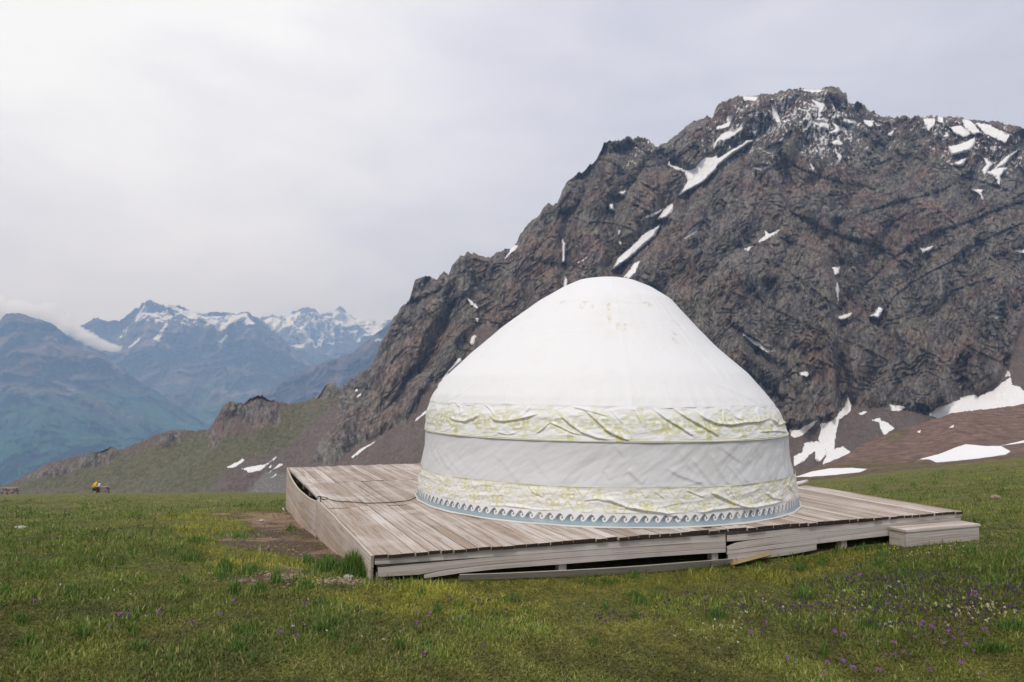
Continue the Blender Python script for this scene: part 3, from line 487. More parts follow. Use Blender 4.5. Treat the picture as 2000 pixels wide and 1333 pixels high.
while u < DW-0.02:
    pw = random.choice((0.118, 0.122, 0.126)); pw = min(pw, DW-u)
    cuts = [-0.03+random.uniform(-0.012, 0.012), 2.70+random.uniform(-0.03, 0.03), 5.17+random.uniform(-0.03, 0.03), DL+random.uniform(-0.01, 0.012)]
    base = random.random()
    for k in range(3):
        gap = random.choice((0.005, 0.007, 0.010, 0.015)); v0 = cuts[k]+0.003; v1 = cuts[k+1]-0.003; zt = random.gauss(0, 0.003); w0 = 0.006*random.random()
        n = 6; rings = []; ph = random.uniform(0, 6); tone = min(1.25, max(-0.25, 0.5+0.42*random.gauss(0, 1)))
        for i in range(n+1):
            v = v0+(v1-v0)*i/n; z = zt + 0.003*math.sin(ph+i*1.3)*(i/n); du = 0.0018*math.sin(ph*2+i)
            rings.append([dk(u+gap/2+du, v, z), dk(u+pw-gap/2+du, v, z+w0*0.4), dk(u+pw-gap/2+du, v, z-0.030), dk(u+gap/2+du, v, z-0.030)])
        wd.strip(rings, tone, 1.0)
    u += pw
wd.build('plank_surface', M_DECK, deck)
N_F = np.array([DV[0], DV[1], 0.0]); N_L = np.array([DU[0], DU[1], 0.0])
def board_px(plane_p, n, top, bot, out_dir, thick=0.024, proud=0.0, tone=None, lean=0.0):
    """board whose outline is read on the photo and laid on the deck's own vertical plane"""
    xs = sorted(set([p[0] for p in top]+[p[0] for p in bot])); xs = [x for x in xs if max(top[0][0], bot[0][0]) <= x <= min(top[-1][0], bot[-1][0])]
    rings = []
    for x in xs:
        a = on_plane(x, np.interp(x, *zip(*top)), plane_p, n); b = on_plane(x, np.interp(x, *zip(*bot)), plane_p, n)
        ao = a+out_dir*(proud); bo = b+out_dir*(proud+lean); rings.append([ao-out_dir*thick, ao, bo, bo-out_dir*thick])
    return rings
def fine_pts(pts, n=8):
    xs = np.linspace(pts[0][0], pts[-1][0], n*len(pts)); return [(x, float(np.interp(x, *zip(*pts)))) for x in xs]
PF = dk(0, 0.0); OUTF = -N_F; PL = dk(0.0, 0); OUTL = -N_L
def fboard(name, top, bot, proud=0.0, tone=0.5, lean=0.0, mat=None, label=None, plane=PF, n=N_F, outd=OUTF, parent=deck, thick=0.024):
    x0 = max(top[0][0], bot[0][0]); x1 = min(top[-1][0], bot[-1][0]); xs = np.linspace(x0, x1, 26); q = random.uniform(0, 9)
    t2 = [(x, float(np.interp(x, *zip(*top)))+0.25*math.sin(x*0.03+q)) for x in xs]; b2 = [(x, float(np.interp(x, *zip(*bot)))+0.25*math.sin(x*0.021+q*2)) for x in xs]
    wd = Wood(); wd.strip(board_px(plane, n, t2, b2, outd, thick, proud, lean=lean), tone); o = wd.build(name, mat or M_FASC, parent)
    if label: o['label'] = label
    return o
fboard('fascia_board', [(732, 1089.0), (1100, 1065.5), (1417, 1043.8)], [(732, 1103), (872, 1094), (950, 1089), (1100, 1078), (1417, 1056.8)], 0.0, 0.75)
fboard('fascia_board', [(738, 1110), (872, 1097), (950, 1089.8), (1030, 1084), (1100, 1078.8), (1417, 1057.6)], [(738, 1127), (828, 1122), (864, 1113), (980, 1100), (1100, 1089.8), (1417, 1070.5)], 0.004, 0.35, label='split board sagging away from the platform corner')
fboard('fascia_board', [(828, 1123), (864, 1114), (980, 1101), (1100, 1090.4), (1417, 1071.2)], [(828, 1130), (900, 1119), (980, 1111), (1100, 1102), (1261, 1089), (1417, 1079)], 0.002, 0.55)
fboard('fascia_board', [(894, 1120), (1100, 1112), (1261, 1102), (1425, 1089)], [(894, 1134), (1100, 1126), (1261, 1118), (1425, 1102)], 0.07, 0.6, lean=-0.05, label='loose bottom board lying against the ground under the long gap')
fboard('fascia_board', [(1420, 1046.0), (1560, 1032), (1700, 1019.0), (1878, 998.2)], [(1420, 1058), (1463, 1055), (1560, 1043.5), (1700, 1030.4), (1878, 1009)], 0.0, 0.8)
fboard('fascia_board', [(1420, 1069), (1432, 1062), (1463, 1056), (1560, 1044.3), (1700, 1031.2), (1876, 1009.8)], [(1420, 1075), (1560, 1057), (1640, 1046.5), (1736, 1034), (1876, 1018)], 0.003, 0.5, label='cracked board with an open split at its end')
fboard('fascia_board', [(1420, 1075.8), (1560, 1057.8), (1640, 1047.2), (1736, 1034.8), (1876, 1019)], [(1420, 1083), (1540, 1069), (1736, 1046), (1876, 1031)], 0.001, 0.65)
fboard('fascia_board', [(1422, 1084), (1540, 1070), (1595, 1063)], [(1422, 1100), (1540, 1084), (1595, 1074)], 0.0, 0.4)
# left side cladding
def left_rows(x0, x1, warp=None):
    """rows of side boards between two photo columns of the left face"""
    va, vb = sorted([(on_plane(x, 950, PL, N_L)[:2]-A0) @ DV for x in (x0, x1)]); return va, vb
SEAM_V = 3.555
def lrow(v0, v1, z0, z1, tone, bulge=None, n=22, label=None):
    wd = Wood(); rings = []
    for i in range(n+1):
        v = v0+(v1-v0)*i/n; o0, dz = (bulge(v) if bulge else (0.0, 0.0)); wob = 0.002*math.sin(v*5+z0*40)
        f_ = lambda z, o: dk(-0.004-o-wob, v, z)
        a = f_(z0+dz, o0+0.020); b = f_(z1+dz*0.6, o0*0.7+0.020); ai = f_(z0+dz, o0-0.003); bi = f_(z1+dz*0.6, o0*0.7-0.003)
        rings.append([ai, a, b, bi])
    wd.strip(rings, tone, 0.5); o = wd.build('side_board', M_SIDE, deck)
    if label: o['label'] = label
for k in range(4): lrow(-0.0, SEAM_V-0.012, -0.004-0.118*k, -0.118*(k+1)+0.004, (1.0, 0.55, 0.2, 0.4)[k])
def bul(v):
    t = (v-SEAM_V)/(DL-SEAM_V); s = math.sin(math.pi*min(1, max(0, t)))**0.8; return 0.05*s, -0.085*s*(1-0.3*t) - 0.035*(1-t)
lrow(SEAM_V+0.012, DL, 0.004, -0.205, 0.8, bul, label='warped grey side board bulging away from the platform edge')
for k in range(5): lrow(SEAM_V+0.012, DL, -0.209-0.118*k, -0.203-0.118*(k+1), (0.7, 0.3, 0.55, 0.2, 0.4)[k], (lambda v: (bul(v)[0]*0.35, bul(v)[1]*0.5)))
# right and back closing boards, joists and posts
wd = Wood()
for k in range(3):
    wd.strip([[dk(DW-0.022, 0.02+DL*i/8*0.995, -0.034-0.118*k), dk(DW, 0.02+DL*i/8*0.995, -0.034-0.118*k), dk(DW, 0.02+DL*i/8*0.995, -0.15-0.118*k), dk(DW-0.022, 0.02+DL*i/8*0.995, -0.15-0.118*k)] for i in range(9)], 0.5)
wd.build('end_cladding', M_FASC, deck)
wd = Wood()
for k in range(7):
    wd.strip([[dk(0.05+(DW-0.1)*i/8, DL, -0.034-0.118*k), dk(0.05+(DW-0.1)*i/8, DL-0.022, -0.034-0.118*k), dk(0.05+(DW-0.1)*i/8, DL-0.022, -0.15-0.118*k), dk(0.05+(DW-0.1)*i/8, DL, -0.15-0.118*k)] for i in range(9)], 0.4)
wd.build('rear_cladding', M_FASC, deck)
wd = Wood()
for i in range(10):
    v = 0.10+(DL-0.3)*i/9; wd.strip([[dk(0.05, v, -0.034), dk(0.05, v+0.06, -0.034), dk(0.05, v+0.06, -0.15), dk(0.05, v, -0.15)], [dk(DW-0.05, v, -0.034), dk(DW-0.05, v+0.06, -0.034), dk(DW-0.05, v+0.06, -0.15), dk(DW-0.05, v, -0.15)]], 0.1)
wd.build('joist_frame', M_FASC, deck)
for i in range(5):
    for j in range(4):
        uu = 0.03+(DW-0.14)*i/4; vv = 0.03+(DL-0.2)*j/3; gz = float(ground_z(*dk(uu, vv)[:2]))
        wd = Wood(); wd.strip([[dk(uu, vv, z), dk(uu+0.08, vv, z), dk(uu+0.08, vv+0.08, z), dk(uu, vv+0.08, z)] for z in (min(-0.16, gz+0.3), gz-0.1)], 0.15); wd.build('post', M_FASC, deck)

# step in front of the platform's right end
def dvec(p): q = p[:2]-A0; return q @ DU, q @ DV, p[2]
bl = dvec(on_plane(1735, 1029, PF+OUTF*0.03, N_F)); br = dvec(on_plane(1876, 1013, PF+OUTF*0.03, N_F)); zs = bl[2]
fl = dvec(on_plane(1770, 1040, np.array([0, 0, zs]), (0, 0, 1))); fr = dvec(on_plane(1913, 1019.5, np.array([0, 0, zs]), (0, 0, 1)))
su0 = bl[0]; sv0 = (fl[1]+fr[1])/2; _us = np.linspace(su0+1, su0+2.5, 600); su1 = float(_us[np.argmin([abs(project(dk(q, sv0, zs))[0]-1913) for q in _us])])
step = empty('wooden_step', dk((su0+su1)/2, sv0/2, zs-0.2), 'low pale wooden step box against the platform', 'step')
def boxstrip(wd, u0, u1, v0, v1, z0, z1, tone):
    wd.strip([[dk(uu, v1, z1), dk(uu, v0, z1), dk(uu, v0, z0), dk(uu, v1, z0)] for uu in np.linspace(u0, u1, 5)], tone, 0.25)
wd = Wood(); dv = (sv0+0.035)/2
boxstrip(wd, su0, su1, sv0-0.012, sv0-0.012-dv+0.006, zs-0.026, zs, 1.0); boxstrip(wd, su0, su1, sv0-0.012-dv-0.003+0.006, -0.032, zs-0.028, zs-0.001, 0.9); wd.build('tread', M_DECK, step)
wd = Wood(); boxstrip(wd, su0+0.01, su1-0.01, sv0, sv0+0.022, zs-0.135, zs-0.028, 0.6); boxstrip(wd, su0+0.01, su1-0.01, sv0, sv0+0.022, zs-0.30, zs-0.138, 0.3); wd.build('riser', M_FASC, step)
for uu in (su0+0.01, su1-0.034):
    wd = Wood(); wd.strip([[dk(uu+0.022, vv, zs-0.028), dk(uu, vv, zs-0.028), dk(uu, vv, zs-0.30), dk(uu+0.022, vv, zs-0.30)] for vv in (sv0+0.023, -0.032)], 0.25, 0.2); wd.build('side_panel', M_FASC, step)

def tube(path, rad, seg=8):
    P = np.array(path, float); n = len(P); V = []; T = np.gradient(P, axis=0); T /= np.linalg.norm(T, axis=1)[:, None]+1e-9
    rad = np.broadcast_to(rad, (n,))
    for i in range(n):
        a = np.cross(T[i], (0, 0, 1.0)); a = a if np.linalg.norm(a) > 1e-3 else np.array([1.0, 0, 0]); a /= np.linalg.norm(a); b = np.cross(a, T[i])
        for k in range(seg): th = 2*math.pi*k/seg; V.append(P[i]+rad[i]*(a*math.cos(th)+b*math.sin(th)))
    F = grid_faces(n, seg, True); V.append(P[0]); V.append(P[-1]); F = F.tolist(); c0, c1 = n*seg, n*seg+1
    caps = [(k, c0, c0, (k+1) % seg) for k in range(seg)]
    return np.array(V), np.array(F), [(c0, (k+1) % seg, k) for k in range(seg)], [((n-1)*seg+k, (n-1)*seg+(k+1) % seg, c1) for k in range(seg)]
def tube_obj(name, path, rad, mat, parent=None, seg=8):
    V, F, c1, c2 = tube(path, rad, seg); me = bpy.data.meshes.new(name); me.from_pydata([tuple(v) for v in V], [], [tuple(f) for f in F]+c1+c2)
    for p in me.polygons: p.use_smooth = True
    o = link(name, me, mat, parent)
    if parent is not None: o.matrix_parent_inverse = parent.matrix_world.inverted()
    return o
def smooth_path(pts, n=60):
    P = np.array(pts, float); t = np.linspace(0, len(P)-1, n); i = np.clip(t.astype(int), 0, len(P)-2); f = (t-i)[:, None]
    g = lambda k: P[np.clip(k, 0, len(P)-1)]
    p0, p1, p2, p3 = g(i-1), g(i), g(i+1), g(i+2)
    return 0.5*((2*p1)+(-p0+p2)*f+(2*p0-5*p1+4*p2-p3)*f**2+(-p0+3*p1-3*p2+p3)*f**3)
m = NT('dark_cable'); M_CABLE = m.base((0.035, 0.028, 0.024), 0.6)
zc = lambda *p: [on_plane(a, b, np.array([0, 0, 0.010]), (0, 0, 1)) for a, b in Z(550, 890, 6.6667, p)]
cp = smooth_path(zc((1785, 520), (1740, 545), (1650, 585), (1500, 604), (1300, 616), (1100, 620), (900, 604), (750, 598), (630, 575), (580, 548), (515, 541), (498, 560), (530, 572), (600, 565)), 120)
cp[-30:-8, 2] += 0.02*np.sin(np.linspace(0, math.pi, 22))
tag(tube_obj('cable', cp, 0.0052, M_CABLE), 'thin dark cable curling across the planks to the yurt', 'cable')
m = NT('rusty_metal'); co = m.coord(); M_RUST = m.base(m.mix(m.noise(60, 4, 0.6, 0, co), (0.06, 0.035, 0.02), (0.02, 0.018, 0.017)), 0.7)
ph = zc((507, 590))[0]; V = smooth_path([ph+np.array([0, 0, -0.02]), ph+np.array([0.0, 0, 0.03]), ph+np.array([-0.01, 0, 0.055]), ph+np.array([-0.035, 0, 0.05]), ph+np.array([-0.035, 0, 0.03])], 16)
tag(tube_obj('metal_hook', V, 0.007, M_RUST), 'small dark hook at the platform edge that holds the cable end', 'hook')
m = NT('white_pole'); M_POLE = m.base((0.72, 0.68, 0.64), 0.6)
p0 = dk(6.55, 2.30, 0.035); p1 = dk(7.42, 2.72, 0.037)
tag(tube_obj('pole', [p0+(p1-p0)*t for t in np.linspace(0, 1, 6)], 0.030, M_POLE, seg=12), 'white wooden pole lying on the planks behind the yurt', 'pole')
# yellowish plank end poking from under the platform
wd = Wood(); q0 = on_plane(1428, 1101, PF+OUTF*0.06, N_F); q1 = on_plane(1502, 1082, PF+OUTF*0.06, N_F)
wd.strip([[q0+(q1-q0)*t+OUTF*(-0.05)+np.array([0, 0, .006*math.sin(9*t)]), q0+(q1-q0)*t+OUTF*0.05, q0+(q1-q0)*t+OUTF*0.02-np.array([0, 0, 0.022]), q0+(q1-q0)*t-OUTF*0.05-np.array([0, 0, 0.03])] for t in np.linspace(0, 1, 7)], 0.9, 0.2)
M_YEL = wood_mat('yellowed_plank', ((0.22, 0.17, 0.085), (0.30, 0.235, 0.11), (0.33, 0.24, 0.08), (0.25, 0.18, 0.08), (0.50, 0.40, 0.2), (0.4, 0.3, 0.1)))
tag(wd.build('offcut_plank', M_YEL), 'short yellowish plank lying in the grass under the platform front', 'plank')

# ------------------------------------------------------------------ yurt
YC = np.array([1.345, 10.779]); 
Lp = [(0.0, 2.640), (0.066, 2.634), (0.34, 2.617), (0.617, 2.58), (0.895, 2.543), (1.174, 2.519), (1.385, 2.444), (1.633, 2.272), (1.96, 1.92), (2.33, 1.49), (2.70, 0.985), (2.912, 0.62), (3.008, 0.403), (3.044, 0.186), (3.052, 0.0)]
Rp = [(0.0, 2.525), (0.02, 2.519), (0.31, 2.486), (0.57, 2.446), (0.898, 2.40), (1.16, 2.309), (1.39, 2.153), (1.696, 1.896), (2.044, 1.50), (2.33, 1.23), (2.73, 0.886), (2.9, 0.62), (3.0, 0.39), (3.04, 0.212), (3.052, 0.0)]
def smooth_prof(pts):
    z = np.array([p[0] for p in pts]); r = np.array([p[1] for p in pts]); zz = np.linspace(0, 3.052, 400); rr_ = np.interp(zz, z, r)
    k = np.hanning(13); k /= k.sum(); pad = np.concatenate([np.full(6, rr_[0]), rr_, 2*rr_[-1]-rr_[-2:-8:-1]]); s = np.convolve(pad, k, 'valid')
    # use the raw curve close to the apex where it turns over
    b = np.clip((zz-2.90)/0.1, 0, 1); return zz, s*(1-b)+rr_*b
zzL, rL = smooth_prof(Lp); zzR, rR = smooth_prof(Rp)
CD = math.atan2(-YC[0], -YC[1])      # azimuth (from +Y, clockwise) of the camera seen from the yurt
def yr(th, z):
    """th: azimuth around the yurt axis measured from the camera side, + towards the photo's right"""
    a = np.interp(z, zzL, rL); b = np.interp(z, zzR, rR); return (a+b)/2 + (b-a)/2*np.sin(th)
def ypos(th, r, z):
    # direction to camera
    c = -YC/np.linalg.norm(YC); rt = np.array([-c[1], c[0]])      # right as seen from the camera
    rt = rt if rt @ RT[:2] > 0 else -rt
    x = YC[0] + r*(np.cos(th)*c[0]+np.sin(th)*rt[0]); y = YC[1] + r*(np.cos(th)*c[1]+np.sin(th)*rt[1]); return np.stack([x, y, np.broadcast_to(z, x.shape)], -1)
TF = np.concatenate([np.linspace(-1.75, 1.75, 1500), np.linspace(1.765, 2*math.pi-1.765, 210)])
fL = lambda *p: Z(800, 760, 4.76, p)
fR = lambda *p: Z(1180, 760, 4.76, p)
# (polyline, half width px, height m)
FOLD_U = [(fL((370,265),(430,290),(520,300),(600,272),(650,240)), 3.2, .030), (fL((750,250),(800,290),(880,297),(1000,282),(1100,258),(1200,230)), 3.4, .034), (fL((1400,240),(1500,330),(1600,400),(1750,455),(1900,482)), 3.4, .036), (fL((1620,185),(1700,255),(1800,350),(1910,435)), 3.2, .032),
 (fL((1180,412),(1240,372),(1300,310)), 2.6, .022), (fL((1300,310),(1400,350),(1500,402),(1620,430)), 2.4, .022), (fL((960,120),(1100,122),(1250,128),(1330,133),(1390,112),(1440,137)), 1.8, .016), (fL((1480,132),(1620,138),(1760,150)), 1.8, .016), (fL((1500,160),(1700,210),(1850,255)), 2.8, .020), (fL((820,400),(900,425),(1000,410)), 2.2, .014), (fL((400,90),(470,170),(480,240)), 2.6, .012), (fL((690,130),(760,200),(800,260)), 2.6, .014), (fL((1130,160),(1080,220),(1000,270)), 2.6, .014),
 (fR((-20,365),(100,422),(180,462),(240,484)), 3.4, .036), (fR((450,180),(560,268),(680,340),(770,400),(835,442)), 3.2, .034), (fR((640,180),(760,262),(900,340),(1000,400),(1065,442)), 3.2, .034), (fR((830,190),(930,272),(1050,322),(1180,332),(1300,312),(1450,300),(1550,270)), 3.4, .036), (fR((1550,268),(1620,335),(1680,312),(1715,255)), 3.0, .030),
 (fR((1130,170),(1220,262),(1280,292)), 2.6, .022), (fR((270,180),(330,282),(385,385)), 2.6, .016), (fR((930,160),(1030,166)), 1.8, .014), (fR((1430,400),(1600,388),(1700,402)), 2.4, .018), (fR((190,340),(240,420),(250,470)), 2.2, .014), (fR((1400,180),(1440,260),(1420,310)), 2.4, .012), (fR((60,200),(180,330)), 2.6, .014), (fR((1100,200),(1110,300)), 2.0, .010)]
FOLD_L = [(fR((0,1008),(100,1052),(200,1092),(400,1130),(560,1152),(650,1182),(760,1225)), 3.4, .034), (fR((980,955),(1080,1002),(1200,1060),(1320,1100),(1480,1102)), 3.4, .032), (fR((860,1165),(1000,1122),(1200,1102),(1400,1098),(1550,1070),(1660,1040)), 3.0, .028), (fR((1500,960),(1560,1012),(1660,1030)), 2.8, .020), (fR((130,1112),(300,1108),(400,1152)), 2.6, .018), (fR((480,960),(560,1020)), 2.2, .012), (fR((760,940),(930,1010)), 2.4, .014), (fR((1150,920),(1230,1040)), 2.4, .014), (fR((1330,910),(1380,1010)), 2.2, .010), (fR((1700,880),(1760,960),(1790,1040)), 2.6, .018),
 (fL((700,1090),(900,1085),(1100,1110),(1200,1140)), 2.6, .014), (fL((1100,890),(1150,960),(1250,1010)), 2.4, .010), (fL((1600,1040),(1750,1020),(1904,1060)), 2.6, .016)]
FOLD_W = [(fR((820,640),(900,742),(980,842),(1065,935)), 4.0, .020), (fR((1000,600),(1060,722),(1150,862),(1225,922)), 4.0, .020), (fR((1160,700),(1240,802),(1300,892)), 3.2, .014), (fR((220,750),(300,822),(370,890)), 5.0, .022), (fR((1250,720),(1330,852),(1400,892)), 3.0, .013), (fR((590,735),(700,802),(900,872),(1000,935)), 4.0, .016), (fR((470,905),(700,912),(980,850)), 3.0, .010), (fR((1080,530),(1200,622),(1310,692)), 3.6, .012), (fR((1550,700),(1600,850)), 2.6, .010), (fR((1450,560),(1500,700),(1560,860)), 3.0, .010), (fR((100,520),(200,640)), 4, .010), (fR((700,560),(780,700),(880,800)), 4.5, .012), (fR((1350,640),(1420,760),(1470,870)), 3.2, .010), (fR((1630,560),(1680,720),(1700,850)), 3, .010), (fR((60,850),(10,760)), 4, .012),
 (fL((240,520),(270,602),(340,722),(430,790)), 3.6, .016), (fL((180,500),(215,602),(285,720)), 3.0, .014), (fL((300,560),(380,682),(480,782)), 3.6, .014), (fL((780,600),(880,702),(1000,852),(1070,892)), 4.6, .016), (fL((1130,620),(1200,722),(1310,855)), 4.6, .013), (fL((1390,880),(1480,780),(1600,680),(1700,590)), 4.6, .015), (fL((600,560),(640,535),(710,530)), 4, .008), (fL((900,865),(1000,702),(1060,640)), 4.5, .012), (fL((1490,890),(1620,740)), 4, .012), (fL((150,520),(170,680)), 2.6, .010), (fL((1700,890),(1800,780),(1860,640)), 4.5, .013), (fL((640,880),(700,700)), 4.5, .008), (fL((1620,470),(1500,560),(1350,640)), 5, .008), (fL((420,560),(520,700),(640,780)), 5, .010)]
FOLD_R = [(fR((1000,-60),(1300,60),(1500,160)), 4, .006), (fL((350,110),(500,20),(620,-60)), 4, .006), ([(1095, 588), (1150, 589), (1220, 590), (1290, 596)], 1.4, .006), ([(900, 720), (1000, 660), (1080, 650), (1180, 645)], 1.6, .005), ([(880, 745), (960, 690), (1040, 650)], 1.6, .005), ([(1180, 650), (1320, 632)], 1.5, .004), ([(940, 760), (1010, 700), (1100, 660)], 2, .004), ([(1320, 620), (1380, 700), (1450, 780)], 3, .004)]
def folded(th, z, folds, extra, amp=1.0):
    """radius including folds: sharp lower lip, softer upper side"""
    r = yr(th, z); P = ypos(th, r, z).reshape(-1, 3); px, py = project(P); front = (np.cos(th) > -0.05).ravel(); dr = np.zeros(px.shape)
    for pts, wd_, h in folds:
        p = np.asarray(pts); k = np.nonzero(front & (px > p[:, 0].min()-16) & (px < p[:, 0].max()+16) & (py > p[:, 1].min()-16) & (py < p[:, 1].max()+16))[0]
        if len(k) == 0: continue
        d, sg, tt = line_dist(px[k], py[k], pts, True); taper = np.clip(np.sin(math.pi*np.clip(tt, 0, 1))*2.2+0.08, 0, 1); d = d*sg*np.sign(p[-1, 0]-p[0, 0]+1e-6)
        prof = np.where(d > 0, np.exp(-(d/(wd_*0.50))**2), np.exp(-(d/(wd_*1.25))**2)) - 0.45*np.exp(-((d-wd_*1.2)/(wd_*0.8))**2); dr[k] += 0.62*h*amp*taper*prof
    Q = P.copy(); Q[:, :2] -= YC
    back = np.where(front, 0.35, 1.0); return (r.ravel() + dr + extra(Q, th.ravel(), z.ravel())*1.0).reshape(th.shape), px, py
def yx_band(Q, th, z):      # slanting soft folds
    s = np.stack([th*2.5*3.2 - z*7, z*9 + th*2, th*0+1.3], 1); s2 = np.stack([th*2.5*8 + z*10, z*14, th*0+5.1], 1)
    return 0.016*fbm(s, 3, 3) + 0.006*(ridged(s*0.9, 2, 7)-0.4) + 0.003*fbm(s2, 2, 13)
def yx_wall(Q, th, z):
    sag = -0.010*np.sin(np.clip((z-0.42)/0.5, 0, 1)*math.pi); s = np.stack([th*2.5*2.6 - z*3.0, z*2.4, th*0+7.7], 1)
    return sag + 0.016*fbm(s, 3, 23) + 0.004*fbm(s*3.1, 2, 27)
def yx_roof(Q, th, z):
    s = np.stack([th*3.0, z*1.5, th*0+2.2], 1); poles = 0.0008*np.cos(th*58)*np.clip((z-1.4)/0.3, 0, 1)*np.clip((2.85-z)/0.4, 0, 1)
    pk = np.stack([th*9, z*1.0, th*0+4.4], 1); dth = np.abs(np.mod(th+0.2, PI/5)-PI/10)*np.maximum(2.6-0.7*z, 0.3)
    return 0.012*fbm(s, 3, 33) + 0.004*fbm(s*5, 3, 35) + 0.016*(ridged(pk, 3, 37)-0.35)*np.exp(-np.maximum(z-1.285, 0)/0.16) + 0.0035*np.exp(-(dth/0.02)**2) + poles + 0.006*np.cos(th*16+0.8)*np.clip((2.95-z)/0.25, 0, 1)*np.clip((z-2.5)/0.25, 0, 1)*0.4
def yx_hem(Q, th, z):
    s = np.stack([th*2.5*3.0, z*2, th*0+9.7], 1); return 0.012*fbm(s, 3, 43) + 0.02*np.clip(0.06-z, 0, 1)
# scroll ornament: distance to strokes inside a repeating cell
def spiral(cx, cy, r0, r1, a0, a1, n=14):
    return [(cx+(r0+(r1-r0)*i/n)*math.cos(a0+(a1-a0)*i/n), cy+(r0+(r1-r0)*i/n)*math.sin(a0+(a1-a0)*i/n)) for i in range(n+1)]
def cell_pat(s, v, strokes, period):
    x = np.mod(s, period); d = np.full(x.shape, 1e9)
    for pts, wd_ in strokes:
        for dx in (-period, 0, period):
            q = [(a+dx, b) for a, b in pts]; d = np.minimum(d, line_dist(x, v, q)-wd_)
    return -d
PI = math.pi
UP_ST = []
for c0, fl_ in ((0.0, 1), (0.27, -1)):      # big ram-horn scrolls, alternately upright and inverted
    Y = (lambda y, f=fl_: y if f > 0 else 0.385-y)
    tr = lambda pts, c=c0, Y=Y: [(c+x, Y(y)) for x, y in pts]
    UP_ST += [(tr([(0.135, -0.01), (0.135, 0.05)]), 0.040), (tr([(0.135, 0.05), (0.135, 0.13)]), 0.022)]
    for sx in (-1, 1):
        sp = spiral(0, 0, 0.100, 0.020, -PI*0.72, PI*1.55, 20); UP_ST.append((tr([(0.135+sx*(0.098-p[0]), 0.185+p[1]) for p in sp]), 0.0205))
LO_ST = []
for c0, fl_ in ((0.0, 1), (0.165, -1)):
    Y = (lambda y, f=fl_: y if f > 0 else 0.25-y)
    tr = lambda pts, c=c0, Y=Y: [(c+x, Y(y)) for x, y in pts]
    LO_ST += [(tr([(0.0, 0.26), (0.04, 0.20), (0.0825, 0.15), (0.125, 0.20), (0.165, 0.26)]), 0.009), (tr([(0.0825, 0.0), (0.0825, 0.05)]), 0.018)]
    for sx in (-1, 1):
        sp = spiral(0, 0, 0.050, 0.014, -PI*0.7, PI*1.5, 18); LO_ST.append((tr([(0.0825+sx*(0.048-p[0]), 0.085+p[1]) for p in sp]), 0.0105))
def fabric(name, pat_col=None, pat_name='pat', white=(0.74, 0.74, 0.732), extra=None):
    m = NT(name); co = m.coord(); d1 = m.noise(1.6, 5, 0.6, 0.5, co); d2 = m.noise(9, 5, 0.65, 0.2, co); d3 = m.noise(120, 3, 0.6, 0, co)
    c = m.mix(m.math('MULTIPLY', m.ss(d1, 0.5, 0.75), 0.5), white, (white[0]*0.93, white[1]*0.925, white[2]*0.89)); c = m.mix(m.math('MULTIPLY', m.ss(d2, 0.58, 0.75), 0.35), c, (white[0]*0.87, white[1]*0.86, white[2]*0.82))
    if pat_col:
        pm = m.math('ADD', m.attr(pat_name), m.math('MULTIPLY', m.math('SUBTRACT', d2, 0.5), 0.016)); k = m.math('MULTIPLY', m.ss(pm, -0.0045, 0.0055), m.math('ADD', 0.42, m.math('MULTIPLY', m.ss(m.noise(3.2, 3, 0.5, 0.3, m.coord((1, 1, 2))), 0.38, 0.60), 0.52)))
        sx = m.n('ShaderNodeSeparateXYZ'); m.l(m.coord(), sx.inputs[0]); k = m.math('MULTIPLY', k, m.math('SUBTRACT', 1.12, m.math('MULTIPLY', m.ss(sx.outputs[2], 1.02, 1.27), 0.72)))
        c = m.mix(k, c, pat_col)
    if extra: c = extra(m, c, d1, d2)
    m.base(c, 0.55); m.p.inputs['Specular IOR Level'].default_value = 0.25
    m.l(m.bump(m.math('ADD', m.math('MULTIPLY', d3, 0.12), d2), 0.25, 0.012), m.p.inputs['Normal']); return m.m
yurt = empty('yurt', (YC[0], YC[1], 0.0), 'big round white fabric yurt with pale green scroll bands', 'yurt')
def yband(name, z0, z1, nr, folds, ex, mat, amp=1.0, atts=None, lip=0.0, TF_=TF, taperz=None):
    zz_ = np.linspace(z0, z1, nr); TH_, ZZ_ = np.meshgrid(TF_, zz_); r, px, py = folded(TH_, ZZ_, folds, ex, amp)
    if taperz:   # pull folds in towards cinched edges
        e0 = np.exp(-((ZZ_-z0)/0.02)**2) if taperz[0] else 0; e1 = np.exp(-((ZZ_-z1)/0.02)**2) if taperz[1] else 0; k = np.clip(e0+e1, 0, 1); r = r*(1-k) + (yr(TH_, ZZ_)+lip)*k
    r = r + lip; P = ypos(TH_, r, ZZ_)
    me = mesh_np(name, P.reshape(-1, 3), grid_faces(nr, len(TF_), True)); s = TH_.ravel()*2.52
    if atts:
        for k, v in atts(s, ZZ_.ravel(), px, py, TH_.ravel()).items(): attr(me, k, v)
    o = link(name, me, mat, yurt); o.matrix_parent_inverse = yurt.matrix_world.inverted(); return o
def u_atts(s, z, px, py, th): return dict(pat=np.maximum(cell_pat(s+0.03*fbm(np.stack([s, z, z], 1)*2, 2, 3), z-0.915, UP_ST, 0.54), 0.006-np.abs(z-0.932)))
def l_atts(s, z, px, py, th): return dict(pat=np.maximum(cell_pat(s, z-0.165, LO_ST, 0.33), 0.005-np.abs(z-0.415)))
HP = 0.1115
HOOK = [(1.02, 1.28), (1.00, 0.98), (0.93, 0.72), (0.80, 0.60), (0.66, 0.66), (0.61, 0.82), (0.70, 0.92)]
